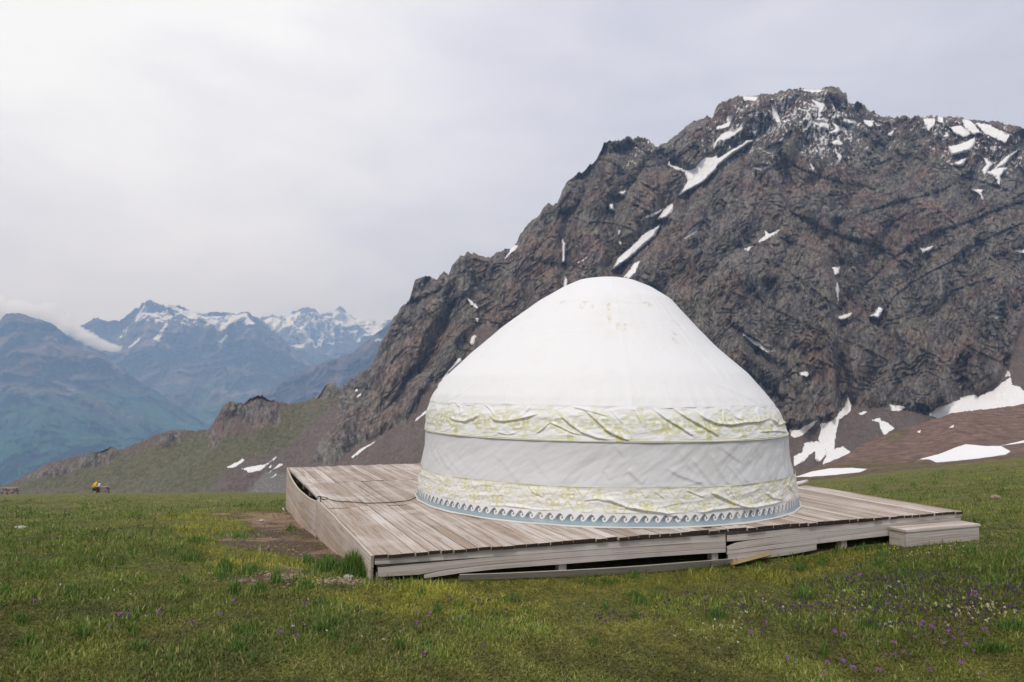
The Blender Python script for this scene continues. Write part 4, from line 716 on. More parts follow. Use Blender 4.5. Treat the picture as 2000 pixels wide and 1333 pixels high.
def h_atts(s, z, px, py, th):
    x = np.mod(s/HP, 1.0); y = z/HP - 0.02; hum = 0.56+0.70*np.sin(PI*np.clip((x*0.98+0.02), 0, 1))**0.75*(0.55+0.45*np.clip(x*1.6, 0, 1)); d = (hum-y)*0.6
    hk = np.full(x.shape, 1e9)
    for dx in (-1, 0, 1): hk = np.minimum(hk, line_dist(x, y, [(a+dx, b) for a, b in HOOK])-0.075)
    d = np.minimum(d, hk); d = np.maximum(d, (0.50-y)*0.9); d = np.minimum(d, y-0.16)
    return dict(pat=d*HP, low=np.clip((y-0.2)/0.75, 0, 1))
def hem_extra(m, c, d1, d2):
    lo = m.attr('low'); k = m.ss(m.attr('pat'), -0.0025, 0.0025)
    pc = m.mix(m.ss(m.math('ADD', lo, m.math('MULTIPLY', m.math('SUBTRACT', d1, 0.5), 0.9)), 0.25, 0.85), (0.26, 0.37, 0.42), (0.10, 0.125, 0.16)); pc = m.mix(m.math('MULTIPLY', m.ss(d2, 0.5, 0.7), 0.4), pc, (0.36, 0.42, 0.42))
    return m.mix(m.math('MULTIPLY', k, m.math('SUBTRACT', 0.92, m.math('MULTIPLY', m.ss(d1, 0.5, 0.7), 0.4))), c, pc)
STAIN = [([(1133, 600), (1142, 590), (1145, 592), (1137, 602)], 3.0), (Z(1000, 530, 5.0, [(460, 300), (510, 292), (520, 305), (470, 310)]), 2), (Z(1000, 530, 5.0, [(665, 345), (690, 300), (740, 295), (700, 345), (680, 362)]), 3.5), (Z(1000, 530, 5.0, [(775, 330), (800, 335), (805, 350), (785, 355)]), 2.0), (Z(1000, 530, 5.0, [(932, 312), (958, 312), (950, 380), (930, 372)]), 1.2), (Z(1000, 530, 5.0, [(935, 425), (960, 425), (970, 485), (945, 495)]), 2.4), (Z(1000, 530, 5.0, [(1280, 300), (1340, 302), (1370, 345), (1340, 350), (1310, 325)]), 3), (Z(1000, 530, 5.0, [(1570, 480), (1580, 480), (1630, 530), (1618, 530)]), 1.4), (Z(1000, 530, 5.0, [(1540, 575), (1550, 572), (1610, 622), (1600, 628)]), 1.4), (Z(1000, 530, 5.0, [(1560, 655), (1570, 652), (1640, 712), (1630, 718)]), 1.4), (Z(1000, 530, 5.0, [(1015, 510), (1045, 505), (1060, 540), (1050, 570), (1030, 570)]), 1.4), (Z(1000, 530, 5.0, [(1090, 505), (1120, 520), (1125, 565), (1100, 570)]), 1.4)]
def r_atts(s, z, px, py, th):
    st = np.full(px.shape, -6.0); fr = np.cos(th) > 0
    for p, a in STAIN: st = np.maximum(st, np.where(fr, poly_sdf(px, py, p, 6.0)+0.15*a, -6))
    pat = np.where((z < 1.375), 0.045-np.abs(np.mod(s, 0.26)-0.13), -1)*0.0-1
    return dict(stain=st)
def roof_extra(m, c, d1, d2):
    n = m.noise(28, 4, 0.6, 0.3, m.coord()); k = m.ss(m.math('ADD', m.attr('stain'), m.math('MULTIPLY', m.math('SUBTRACT', n, 0.5), 7)), -2.2, 1.6)
    return m.mix(m.math('MULTIPLY', k, m.math('MULTIPLY', m.ss(n, 0.40, 0.62), 0.6)), c, m.mix(m.ss(d2, 0.4, 0.6), (0.62, 0.46, 0.25), (0.45, 0.41, 0.38)))
PATC = (0.59, 0.575, 0.33)
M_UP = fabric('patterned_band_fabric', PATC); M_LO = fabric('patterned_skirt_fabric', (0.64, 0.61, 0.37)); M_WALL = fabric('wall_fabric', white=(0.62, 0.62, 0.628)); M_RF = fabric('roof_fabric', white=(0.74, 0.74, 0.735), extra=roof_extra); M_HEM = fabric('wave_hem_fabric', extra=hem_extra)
TR = np.concatenate([np.linspace(-1.75, 1.75, 900), np.linspace(1.765, 2*math.pi-1.765, 150)])
# roof rows are denser near the crown where the surface flattens
def yroof():
    zz_ = np.concatenate([np.linspace(1.285, 2.9, 190), 2.9+0.152*np.sin(np.linspace(0, PI/2, 40))[1:]]); TH_, ZZ_ = np.meshgrid(TR, zz_); ZZ_ = ZZ_ + 0.045*fbm(np.stack([TH_.ravel()*4.5, TH_.ravel()*0+2.0, TH_.ravel()*0], 1), 3, 8).reshape(TH_.shape)*np.exp(-(ZZ_-1.285)/0.05); r, px, py = folded(TH_, ZZ_, FOLD_R+FOLD_U[:2], yx_roof, 1.0)
    k = np.clip(np.interp(ZZ_, [2.9, 3.052], [1, 0]), 0, 1); rb = yr(TH_, ZZ_); r = rb + (r-rb)*k; r = np.maximum(r, 0.0005); r = r + 0.006*np.exp(-((ZZ_-1.285)/0.05)**2)
    me = mesh_np('roof_cover', ypos(TH_, r, ZZ_).reshape(-1, 3), grid_faces(len(zz_), len(TR), True)); 
    for k_, v in r_atts(TH_.ravel()*2.5, ZZ_.ravel(), px, py, TH_.ravel()).items(): attr(me, k_, v)
    o = link('roof_cover', me, M_RF, yurt); o.matrix_parent_inverse = yurt.matrix_world.inverted()
yroof()
yband('eave_band', 0.905, 1.30, 84, FOLD_U, yx_band, M_UP, 1.0, u_atts, 0.004, taperz=(True, True))
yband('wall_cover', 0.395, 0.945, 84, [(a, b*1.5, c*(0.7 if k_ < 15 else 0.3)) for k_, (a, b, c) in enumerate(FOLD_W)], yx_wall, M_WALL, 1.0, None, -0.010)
yband('skirt_band', 0.160, 0.432, 64, FOLD_L, yx_band, M_LO, 1.0, l_atts, 0.004, taperz=(False, True))
yband('wave_hem', 0.0, 0.172, 40, FOLD_L, yx_hem, M_HEM, 0.5, h_atts, 0.0)
m = NT('green_cord'); M_CORD = m.base((0.50, 0.50, 0.30), 0.8)
for zz0, rad in ((0.915, 0.0045), (0.425, 0.0035)):
    tt = np.linspace(-PI, PI, 400); rr_ = yr(tt, zz0)+0.006; P = ypos(tt, rr_, zz0+0.004*np.sin(tt*9)); tube_obj('binding_cord', P, rad, M_CORD, yurt, 6)
tt = np.linspace(-PI, PI, 500); P = ypos(tt, yr(tt, 0.0)+0.014+0.006*np.sin(tt*31), 0.010+0.003*np.sin(tt*17)); m = NT('hem_rope'); tube_obj('hem_edge', P, 0.011, m.base((0.62, 0.60, 0.55), 0.9), yurt, 6)

# ------------------------------------------------------------------ picnic tables, person, bag far out on the meadow
def gp(px, depth):
    d = ray(px, 950.0); x, y = d[0]*depth/d[1], depth; return np.array([x, y, float(ground_z(x, y, False))])
m = NT('old_table_wood'); co = m.coord(); M_TAB = m.base(m.mix(m.noise(6, 4, 0.6, 0.3, co), (0.15, 0.11, 0.10), (0.34, 0.27, 0.24)), 0.9)
def bm_box(bm, c, s, rot=None):
    r = bmesh.ops.create_cube(bm, size=1.0); M_ = Matrix.Translation(c) @ (rot or Matrix.Identity(4)) @ Matrix.Diagonal((*s, 1)); bmesh.ops.transform(bm, matrix=M_, verts=r['verts'])
def bm_obj(name, bm, mat, parent, bevel=0.0):
    if bevel: bmesh.ops.bevel(bm, geom=bm.edges[:], offset=bevel, segments=1, affect='EDGES')
    me = bpy.data.meshes.new(name); bm.to_mesh(me); bm.free(); return link(name, me, mat, parent)
def picnic(pos, rz, label, sx=1.0):
    t = empty('picnic_table', pos, label, 'picnic table', 'picnic tables at the meadow edge', rz)
    bm = bmesh.new()
    for k in range(5): bm_box(bm, (0, -0.34+0.17*k, 0.74), (1.75*sx, 0.16, 0.05))
    bm_obj('tabletop', bm, M_TAB, t)
    for s in (-1, 1):
        bm = bmesh.new(); bm_box(bm, (0, 0.72*s, 0.45), (1.75*sx, 0.26, 0.05)); bm_obj('bench', bm, M_TAB, t)
        bm = bmesh.new(); bm_box(bm, (0.6*s*sx, 0, 0.36), (0.07, 1.45, 0.09)); bm_box(bm, (0.6*s*sx, 0.3, 0.36), (0.08, 0.09, 0.85), Matrix.Rotation(0.45, 4, 'X')); bm_box(bm, (0.6*s*sx, -0.3, 0.36), (0.08, 0.09, 0.85), Matrix.Rotation(-0.45, 4, 'X')); bm_obj('leg_frame', bm, M_TAB, t)
    return t
T1 = gp(201, 86); T2 = gp(20, 84)
picnic(tuple(T1), 0.15, 'far picnic table beside the person in yellow', 0.8); picnic(tuple(T2), -0.05, 'far picnic table standing alone at the meadow rim')
def skin_mesh(name, joints, edges, mat, parent, sub=1):
    me = bpy.data.meshes.new(name); me.from_pydata([j[0] for j in joints], edges, []); o = link(name, me, mat, parent)
    md = o.modifiers.new('skin', 'SKIN'); sv = me.skin_vertices[0].data
    for k, j in enumerate(joints): rr_ = j[1] if isinstance(j[1], tuple) else (j[1], j[1]); sv[k].radius = rr_
    sv[0].use_root = True; s_ = o.modifiers.new('sub', 'SUBSURF'); s_.levels = sub; s_.render_levels = sub; return o
m = NT('skin_tone'); M_SKIN = m.base((0.40, 0.25, 0.18), 0.6); m = NT('yellow_jacket'); M_YJ = m.base((0.78, 0.47, 0.03), 0.7); m = NT('dark_trousers'); M_TR = m.base((0.03, 0.022, 0.02), 0.9); m = NT('pale_bag'); M_BAG = m.base((0.55, 0.52, 0.72), 0.7)
pp = gp(187, 85.2)
per = empty('person', tuple(pp+np.array([-0.15, 0, 0])), 'person in yellow jacket and dark trousers sitting bent forward at a table', 'person', None, 0.1)
# seated figure leaning to the right, in metres from the ground
body = skin_mesh('body', [((-0.05, 0, 0.52), (0.13, 0.16)), ((0.0, 0, 0.78), (0.12, 0.15)), ((0.12, 0, 1.02), (0.13, 0.17)), ((0.20, 0, 1.14), 0.055), ((0.24, 0, 1.27), (0.095, 0.085)), ((0.26, 0, 1.36), 0.08),
    ((0.14, 0.19, 1.0), 0.055), ((0.26, 0.24, 0.80), 0.042), ((0.45, 0.16, 0.80), 0.034), ((0.54, 0.14, 0.80), 0.03), ((0.14, -0.19, 1.0), 0.055), ((0.26, -0.24, 0.80), 0.042), ((0.45, -0.16, 0.80), 0.034), ((0.54, -0.14, 0.80), 0.03),
    ((0.0, 0.11, 0.50), 0.085), ((0.42, 0.13, 0.50), 0.06), ((0.40, 0.13, 0.08), 0.045), ((0.52, 0.13, 0.04), 0.04), ((0.0, -0.11, 0.50), 0.085), ((0.42, -0.13, 0.50), 0.06), ((0.40, -0.13, 0.08), 0.045), ((0.52, -0.13, 0.04), 0.04)],
    [(0, 1), (1, 2), (2, 3), (3, 4), (4, 5), (2, 6), (6, 7), (7, 8), (8, 9), (2, 10), (10, 11), (11, 12), (12, 13), (0, 14), (14, 15), (15, 16), (16, 17), (0, 18), (18, 19), (19, 20), (20, 21)], M_SKIN, per)
skin_mesh('jacket', [((-0.06, 0, 0.55), (0.20, 0.23)), ((-0.02, 0, 0.80), (0.20, 0.24)), ((0.10, 0, 1.04), (0.18, 0.24)), ((0.21, 0, 1.18), (0.12, 0.12)), ((0.235, 0, 1.30), (0.125, 0.12)), ((0.13, 0.22, 1.0), 0.085), ((0.26, 0.27, 0.80), 0.07), ((0.43, 0.17, 0.80), 0.055), ((0.13, -0.22, 1.0), 0.085), ((0.26, -0.27, 0.80), 0.07), ((0.43, -0.17, 0.80), 0.055)], [(0, 1), (1, 2), (2, 3), (3, 4), (2, 5), (5, 6), (6, 7), (2, 8), (8, 9), (9, 10)], M_YJ, per)
skin_mesh('trousers', [((-0.06, 0, 0.50), (0.14, 0.19)), ((0.02, 0.12, 0.50), 0.11), ((0.43, 0.13, 0.50), 0.085), ((0.40, 0.13, 0.12), 0.07), ((0.02, -0.12, 0.50), 0.11), ((0.43, -0.13, 0.50), 0.085), ((0.40, -0.13, 0.12), 0.07)], [(0, 1), (1, 2), (2, 3), (0, 4), (4, 5), (5, 6)], M_TR, per)
bp = pp + np.array([0.42, -0.05, 0.0]); bg = empty('backpack', (bp[0], bp[1], T1[2]+0.765), 'pale lavender backpack standing on the table beside the yellow jacket', 'backpack')
bm = bmesh.new(); bmesh.ops.create_icosphere(bm, subdivisions=3, radius=1.0)
for v_ in bm.verts: v_.co = Vector((0.15*math.copysign(abs(v_.co.x)**0.75, v_.co.x), 0.12*math.copysign(abs(v_.co.y)**0.75, v_.co.y), 0.24+0.24*math.copysign(abs(v_.co.z)**0.75, v_.co.z)))
for f_ in bm.faces: f_.smooth = True
bm_obj('bag_body', bm, M_BAG, bg)
bm = bmesh.new(); bmesh.ops.create_icosphere(bm, subdivisions=2, radius=1.0)
for v_ in bm.verts: v_.co = Vector((0.11*v_.co.x, -0.11+0.06*v_.co.y, 0.16+0.11*v_.co.z))
bm_obj('pocket', bm, M_BAG, bg)

# ------------------------------------------------------------------ stones and boulder
m = NT('pale_stone'); co = m.coord(); M_STONE = m.base(m.mix(m.noise(14, 5, 0.6, 0.2, co), (0.22, 0.20, 0.18), (0.42, 0.40, 0.37)), 0.9)
m = NT('tan_stone'); co = m.coord(); M_STONE2 = m.base(m.mix(m.noise(8, 5, 0.6, 0.2, co), (0.22, 0.15, 0.11), (0.33, 0.25, 0.20)), 0.9)
def ground_hit(px, py):
    d = ray(px, py); s_ = -d[..., 2]/d[..., 1]; az = np.arctan2(d[..., 0], d[..., 1]); q = np.maximum(s_-s_of(az), 1e-4); Y = np.sqrt(c_of(az)/q); Y = np.maximum(Y, 2.6)
    for _ in range(10): # refine with the real height function
        X = d[..., 0]/d[..., 1]*Y; z = ground_z(X, Y, False); err = (CAM[2]+d[..., 2]/d[..., 1]*Y) - z; Y = Y + np.clip(err/np.maximum(s_-s_of(az)*0.6, 0.02), -2, 2)*0.6; Y = np.maximum(Y, 2.0)
    return d[..., 0]/d[..., 1]*Y, Y
def stone(px, py, size, mat, label, flat=0.6):
    x, y = ground_hit(np.array([px]), np.array([py])); x, y = float(x[0]), float(y[0]); z = float(ground_z(x, y))
    bm = bmesh.new(); bmesh.ops.create_icosphere(bm, subdivisions=3, radius=1.0); P = np.array([v_.co[:] for v_ in bm.verts]); k = 1+0.5*fbm(P*1.1+px, 3, 3); 
    for i, v_ in enumerate(bm.verts): q = P[i]*k[i]*size; v_.co = Vector((q[0], q[1]*0.8, q[2]*flat))
    me = bpy.data.meshes.new('stone'); bm.to_mesh(me); bm.free(); o = link('stone', me, mat); o.location = (x, y, z+size*flat*0.3); tag(o, label, 'stone')
stone(680, 1131, 0.045, M_STONE, 'pale stone in the tall grass by the platform corner'); stone(512, 1020, 0.055, M_STONE, 'white stone on the bare soil beside the platform'); stone(40, 1034, 0.075, M_STONE, 'flat white stone lying alone in the dark grass', 0.35)
stone(1945, 975, 0.085, M_STONE2, 'tan boulder in the grass beyond the platform'); stone(563, 1010, 0.03, M_STONE, 'small stone at the foot of the far platform corner'); stone(292, 961.5, 0.25, M_STONE, 'white stone on the meadow rim below the hillside')
x, y = ground_hit(np.array([554.]), np.array([1011.])); g0 = np.array([x[0], y[0], float(ground_z(x[0], y[0]))])
tag(tube_obj('tent_peg', [g0+np.array([0, 0, -0.05]), g0+np.array([0.01, 0, 0.10]), g0+np.array([-0.02, 0, 0.15])], 0.008, M_POLE), 'small pale peg stuck in the soil at the far platform corner', 'peg')

# ------------------------------------------------------------------ grass
def deck_uv(X, Y): return (X-A0[0])*DU[0]+(Y-A0[1])*DU[1], (X-A0[0])*DV[0]+(Y-A0[1])*DV[1]
def blades(n, seed, kind):
    rg = np.random.default_rng(seed); px = rg.uniform(-330, 2330, n); e = np.interp(px, EDGE[:, 0], EDGE[:, 1])
    t = rg.random(n); py = e + 0.8 + (1450-e)*(t**(1.15 if kind != 'tuft' else 0.9)); X, Y = ground_hit(px, py); ok = (Y > 2.2) & (Y < 140)
    u_, v_ = deck_uv(X, Y); ok &= ~((u_ > -0.03) & (u_ < DW+0.02) & (v_ > -0.01) & (v_ < DL+0.02)); ok &= ~((u_ > su0-0.01) & (u_ < su1+0.01) & (v_ > sv0-0.01) & (v_ < 0.0))
    X, Y, px, py = X[ok], Y[ok], px[ok], py[ok]; P = np.stack([X, Y, X*0], 1); return rg, X, Y, px, py, P
def build_blades(name, X, Y, H, Wd, lean, az, col, mat, curve=0.5, seg=2):
    n = len(X); Z0 = ground_z(X, Y)-0.008; B = np.stack([X, Y, Z0], 1); dx = np.stack([np.cos(az), np.sin(az), az*0], 1)
    wa = az + PI/2 + RNG.normal(0, 0.5, n); wx = np.stack([np.cos(wa), np.sin(wa), az*0], 1); H = H[:, None]; Wd = Wd[:, None]; lean = lean[:, None]
    up = np.array([0, 0, 1.0]); c1 = B + up*H*0.5 + dx*H*lean*0.30; tip = B + up*H*(1-0.25*lean) + dx*H*lean
    V = np.stack([B-wx*Wd*0.5, B+wx*Wd*0.5, c1-wx*Wd*0.42, c1+wx*Wd*0.42, tip], 1).reshape(-1, 3); b = np.arange(n)[:, None]*5
    F = np.concatenate([b+np.array([[0, 1, 3]]), b+np.array([[0, 3, 2]]), b+np.array([[2, 3, 4]])]); me = mesh_np(name, V, F, False)
    attr(me, 'tint', np.repeat(col, 5, 0), 'FLOAT_COLOR'); return link(name, me, mat)
m = NT('grass_blade'); col = m.attr('tint', 'Color'); tr = m.n('ShaderNodeBsdfTranslucent'); m.l(col, tr.inputs[0]); ms = m.n('ShaderNodeMixShader'); ms.inputs[0].default_value = 0.3; m.put(m.p.inputs['Base Color'], col); m.p.inputs['Roughness'].default_value = 0.6
m.l(m.p.outputs[0], ms.inputs[1]); m.l(tr.outputs[0], ms.inputs[2]); m.l(ms.outputs[0], m.out.inputs[0]); M_GRASS = m.m
PAL = np.array([(0.145, 0.200, 0.024), (0.085, 0.150, 0.024), (0.31, 0.29, 0.038), (0.50, 0.42, 0.19), (0.22, 0.15, 0.08), (0.060, 0.115, 0.034), (0.40, 0.36, 0.045)])
def mixcol(w): w = w/w.sum(1, keepdims=True); return w @ PAL
BRIGHT = [[(395, 1000), (300, 1010), (360, 1050), (420, 1110), (520, 1115), (600, 1110), (560, 1090), (420, 1070), (400, 1040), (500, 1030), (560, 1010), (480, 998)], [(600, 1160), (900, 1140), (1400, 1120), (1600, 1090), (1700, 1080), (1600, 1130), (1200, 1170), (800, 1210)]]
def gen(kind, n, seed):
    rg, X, Y, px, py, P = blades(n, seed, kind)
    n1 = fbm(P/1.3, 4, 101); n2 = fbm(P/0.35, 3, 111); n3 = fbm(P/5.0, 3, 121); n4 = fbm(P/0.8, 3, 131); d = np.hypot(X, Y)
    dirt = zone(px, py, DIRT, 14.0) + 16*n4 + 10*n2; br = zone(px, py, BRIGHT, 20.0); warm = np.clip((py-1090)/200, 0, 1)*np.clip(1.3-np.abs(px-900)/1400, 0, 1)
    keep = (rg.random(len(X)) > np.clip((dirt+4)/9, 0, 0.72 if kind == 'turf' else 0.93))
    if kind == 'tuft': keep &= (n4 + 0.6*n2 > rg.uniform(-0.12, 0.35, len(X)) + 0.10*warm)
    elif kind == 'turf': keep &= (n2 > -0.42)
    X, Y, px, py, d = X[keep], Y[keep], px[keep], py[keep], d[keep]; n1, n2, n3, n4, br, warm = n1[keep], n2[keep], n3[keep], n4[keep], br[keep], warm[keep]; N = len(X)
    w = np.zeros((N, 7)); r = rg.random((N, 7))
    b01 = np.clip((br+8)/16, 0, 1)
    w[:, 0] = 0.6*r[:, 0]+0.25; w[:, 1] = np.clip(0.35+1.6*n1-0.4*b01-0.25*warm, 0, 2)*r[:, 1]; w[:, 2] = np.clip(0.28-1.3*n1+0.5*n3+1.5*b01+0.25*warm, 0, 2)*r[:, 2]
    w[:, 3] = (r[:, 3] > 0.93-0.10*warm)*1.8+0.22*warm*r[:, 3]; w[:, 4] = (r[:, 4] > 0.90)*0.9+np.clip(-n2-0.1+0.3*warm, 0, 1)*0.5; w[:, 5] = np.clip(n4*1.8, 0, 1)*r[:, 5]; w[:, 6] = b01*2.2*r[:, 6]+0.12*warm*r[:, 6]
    far = np.clip((d-20)/60, 0, 1)
    if kind == 'turf': H = rg.uniform(0.010, 0.036, N)*(1+0.5*n1); Wd = rg.uniform(0.004, 0.008, N)+d*0.00045; lean = rg.uniform(0.4, 1.5, N)
    elif kind == 'blade': H = (1-0.35*np.clip(1-(d-4)/5, 0, 1))* rg.uniform(0.018, 0.052, N)*(1+0.9*np.clip(n4, -0.5, 1)); Wd = rg.uniform(0.0025, 0.005, N)+d*0.00036; lean = rg.uniform(0.3, 1.5, N)
    else: H = (1-0.3*np.clip(1-(d-4)/4, 0, 1))*rg.uniform(0.04, 0.105, N)*(1+0.5*n1)*np.clip(1.1-0.3*warm, 0.6, 2); Wd = rg.uniform(0.005, 0.010, N)+d*0.00042; lean = rg.uniform(0.1, 0.7, N); w[:, 5] += 0.7*r[:, 5]; w[:, 1] += 0.5; w[:, 2] *= 0.5
    H = H*(1-0.35*far)
    col = mixcol(w)*rg.uniform(0.72, 1.28, (N, 1))*(0.86*np.clip(1+0.55*n3, 0.6, 1.5)*np.clip(1+1.0*n2+0.9*n4, 0.62, 1.7))[:, None]; az = rg.uniform(0, 2*PI, N)
    return X, Y, H, Wd, lean, az, col
parts = [gen('turf', 470000, 1), gen('blade', 330000, 2), gen('tuft', 175000, 3)]
# explicit tall clumps (read off the photo): px, py, spread px, height m, count
CL = [(690, 1118, 26, .26, 1300), (640, 1112, 22, .18, 800), (715, 1122, 14, .24, 500), (600, 1100, 14, .12, 260), (540, 1138, 10, .15, 320), (458, 1160, 12, .17, 320), (440, 1115, 18, .15, 400), (375, 1095, 30, .14, 500), (820, 1122, 14, .13, 300), (760, 1130, 10, .12, 200), (880, 1128, 14, .08, 200), (1480, 1060+45, 14, .09, 200), (570, 1033, 12, .1, 220), (1800, 1056, 30, .09, 500), (1870, 1058, 20, .08, 300), (1740, 1052, 14, .08, 250), (1180, 1140, 60, .06, 500), (1570, 1165, 22, .14, 420), (1400, 1205, 20, .13, 320), (1610, 1275, 8, .14, 160), (390, 1060, 30, .12, 500), (480, 990, 40, .12, 500), (545, 985, 20, .13, 350), (1930, 1270, 50, .13, 700), (1980, 1230, 40, .14, 600), (1700, 1225, 26, .13, 400), (160, 1245, 14, .15, 220), (1250, 1180, 20, .10, 250), (470, 1050, 20, .10, 260), (1000, 1175, 26, .10, 300)]
for _ in range(260):
    cx_ = random.uniform(-60, 2060); cy_ = np.interp(cx_, EDGE[:, 0], EDGE[:, 1]) + 14 + 330*random.random()**1.4
    if fbm(np.array([[cx_/300, cy_/90, 0.4]]), 2, 3)[0] < -0.12: continue
    CL.append((cx_, cy_, random.uniform(6, 26), random.uniform(0.05, 0.115), random.randint(120, 420)))
X_, Y_, H_, W_, L_, A_, C_ = [], [], [], [], [], [], []
for px, py, sp_, h, n in CL:
    n = int(n*(1.0 if px > 585 and px < 730 else 0.5))
    qx = RNG.normal(px, sp_*0.6, n); qy = RNG.normal(py, 3.5, n); x, y = ground_hit(qx, qy); u_, v_ = deck_uv(x, y); ok = ~((u_ > -0.03) & (u_ < DW+0.02) & (v_ > -0.05) & (v_ < DL)) & ~((u_ > su0-0.02) & (u_ < su1+0.02) & (v_ > sv0-0.04) & (v_ < 0.1)); x, y = x[ok], y[ok]; k = len(x)
    edge_ = np.exp(-((qx[ok]-px)/(sp_*0.8))**2); X_.append(x); Y_.append(y); H_.append(h*RNG.uniform(0.35, 1.0, k)*(0.35+0.65*edge_)); W_.append(np.full(k, 0.006)+y*0.00035); L_.append(RNG.uniform(0.08, 0.6, k)); A_.append(RNG.uniform(0, 2*PI, k))
    C_.append((np.array([(0.085, 0.155, 0.030)])*RNG.uniform(0.55, 1.6, (k, 1)) + np.array([(0.06, 0.06, 0.01)])*(RNG.random((k, 1)) > 0.75)))
parts.append(tuple(np.concatenate(q) for q in (X_, Y_, H_, W_, L_, A_, C_)))
J = [np.concatenate([p[k] for p in parts]) for k in range(7)]
g = build_blades('grass', *J[:2], J[2], J[3], J[4], J[5], J[6], M_GRASS); tag(g, 'short green and straw coloured meadow grass', 'grass', kind='stuff')

# ------------------------------------------------------------------ wildflowers
m = NT('purple_petal'); M_PUR = m.base((0.30, 0.12, 0.40), 0.7); m = NT('violet_petal'); M_VIO = m.base((0.085, 0.05, 0.12), 0.8); m = NT('cream_petal'); M_CRE = m.base((0.52, 0.50, 0.28), 0.8); m = NT('yellow_petal'); M_YP = m.base((0.62, 0.52, 0.06), 0.8); m = NT('white_petal'); M_WHP = m.base((0.55, 0.54, 0.52), 0.8); m = NT('flower_stem'); M_STEM = m.base((0.06, 0.10, 0.03), 0.8); m = NT('pink_petal'); M_PNK = m.base((0.34, 0.13, 0.36), 0.7)
def umbel(nf, rad, pet, seed):
    rg = random.Random(seed); V = []; F = []
    for k in range(nf):
        a = rg.uniform(0, 2*PI); b = math.acos(rg.uniform(-0.1, 1)); c = Vector((math.sin(b)*math.cos(a), math.sin(b)*math.sin(a), math.cos(b)))*rad; nrm = c.normalized(); t1 = nrm.orthogonal().normalized(); t2 = nrm.cross(t1)
        n0 = len(V); V.append(c*0.8)
        for j in range(10): th = 2*PI*j/10; r_ = pet*(1.0 if j % 2 == 0 else 0.45); V.append(c + t1*r_*math.cos(th)+t2*r_*math.sin(th)+nrm*pet*0.15)
        for j in range(10): F.append((n0, n0+1+j, n0+1+(j+1) % 10))
    return V, F
V, F = umbel(9, 0.013, 0.009, 1); me_head = bpy.data.meshes.new('flower_head'); me_head.from_pydata(V, [], F)
sv_, sf_, s1, s2 = tube([(0, 0, -0.075), (0.003, 0, -0.03), (0, 0, 0)], 0.0016, 5); me_stem = bpy.data.meshes.new('stem'); me_stem.from_pydata([tuple(v_) for v_ in sv_], [], [tuple(f_) for f_ in sf_]+s1+s2); me_stem.materials.append(M_STEM)
me_p = me_head; me_p.materials.append(M_PUR); me_k = me_head.copy(); me_k.materials.clear(); me_k.materials.append(M_PNK)
zq = lambda *p: Z(1500, 1050, 4.0, p)
zr = lambda *p: Z(0, 1050, 4.0, p)
zm = lambda *p: Z(540, 880, 2.857, p)
z3 = lambda *p: Z(1200, 880, 2.5, p)
PURP = zr((270, 565), (655, 518), (862, 760), (940, 672), (1005, 675), (1237, 657), (1505, 738), (1717, 665), (1825, 560), (1160, 680), (1425, 800)) + zm((158, 903), (25, 1070), (118, 1087), (780, 950), (857, 958), (783, 1008), (1028, 977), (825, 1182), (1160, 1137)) + \
    zq((470, 498), (1200, 700), (1195, 735), (1212, 715), (1295, 755), (1280, 745), (1148, 823), (1420, 795), (1453, 835), (1520, 818), (980, 870), (1550, 885), (1608, 935), (1380, 885), (915, 975), (1115, 968), (1065, 950), (150, 998), (213, 1045), (465, 1035), (588, 1025), (1240, 1022), (1507, 1030), (865, 1098), (668, 1078), (432, 1122), (1265, 1090), (755, 525), (925, 560), (990, 970), (1655, 1118), (1680, 775), (1700, 780), (710, 335), (725, 330), (1620, 480), (1640, 500), (1600, 500)) + z3((255, 942), (845, 1048), (740, 878), (670, 925), (1075, 920), (1120, 935))
def flower_obj(px, py, i):
    x, y = ground_hit(np.array([px]), np.array([py+3.0])); x, y = float(x[0]), float(y[0]); z = float(ground_z(x, y)); h = 0.07; return x, y, z+h
f0 = None
for i, (px, py) in enumerate(PURP):
    x, y, z = flower_obj(px, py, i); s_ = random.uniform(0.6, 1.25)*(1 + max(0, (y-5))*0.05)
    if f0 is None:
        f0 = link('purple_flower', me_p); c0 = link('stem', me_stem, None, f0); o = f0
    else:
        o = f0.copy(); S.collection.objects.link(o); c = c0.copy(); S.collection.objects.link(c); c.parent = o
        if i % 3 == 0: o.data = me_k
    o.location = (x, y, z); o.scale = (s_, s_, s_); o.rotation_euler = (random.uniform(-.2, .2), random.uniform(-.2, .2), random.uniform(0, 6)); tag(o, 'small purple wildflower head on a short stem in the meadow grass', 'flower', 'purple flowers dotted through the meadow')
def flower_stuff(name, spots, mat, size, hgt, label, nfl=3):
    """many tiny flowers nobody could count: one mesh"""
    VV, FF = [], []
    for px, py in spots:
        x, y = ground_hit(np.array([px]), np.array([py+1.5])); x, y = float(x[0]), float(y[0]); u_, v_ = deck_uv(x, y)
        if -0.05 < u_ < DW+0.05 and -0.05 < v_ < DL or (su0 < u_ < su1+0.05 and sv0-0.05 < v_ < 0): continue
        z = float(ground_z(x, y))+hgt*random.uniform(0.6, 1.2); s_ = size*random.uniform(0.6, 1.3)*(1+0.03*y); V, F = umbel(nfl, 0.010*s_, 0.008*s_, random.randint(0, 9999)); n0 = len(VV); VV += [(v_[0]+x, v_[1]+y, v_[2]*1.3+z) for v_ in V]; FF += [tuple(a+n0 for a in f_) for f_ in F]
    me = bpy.data.meshes.new(name); me.from_pydata(VV, [], FF); tag(link(name, me, mat), label, 'wildflowers', kind='stuff')
rg = random.Random(5)
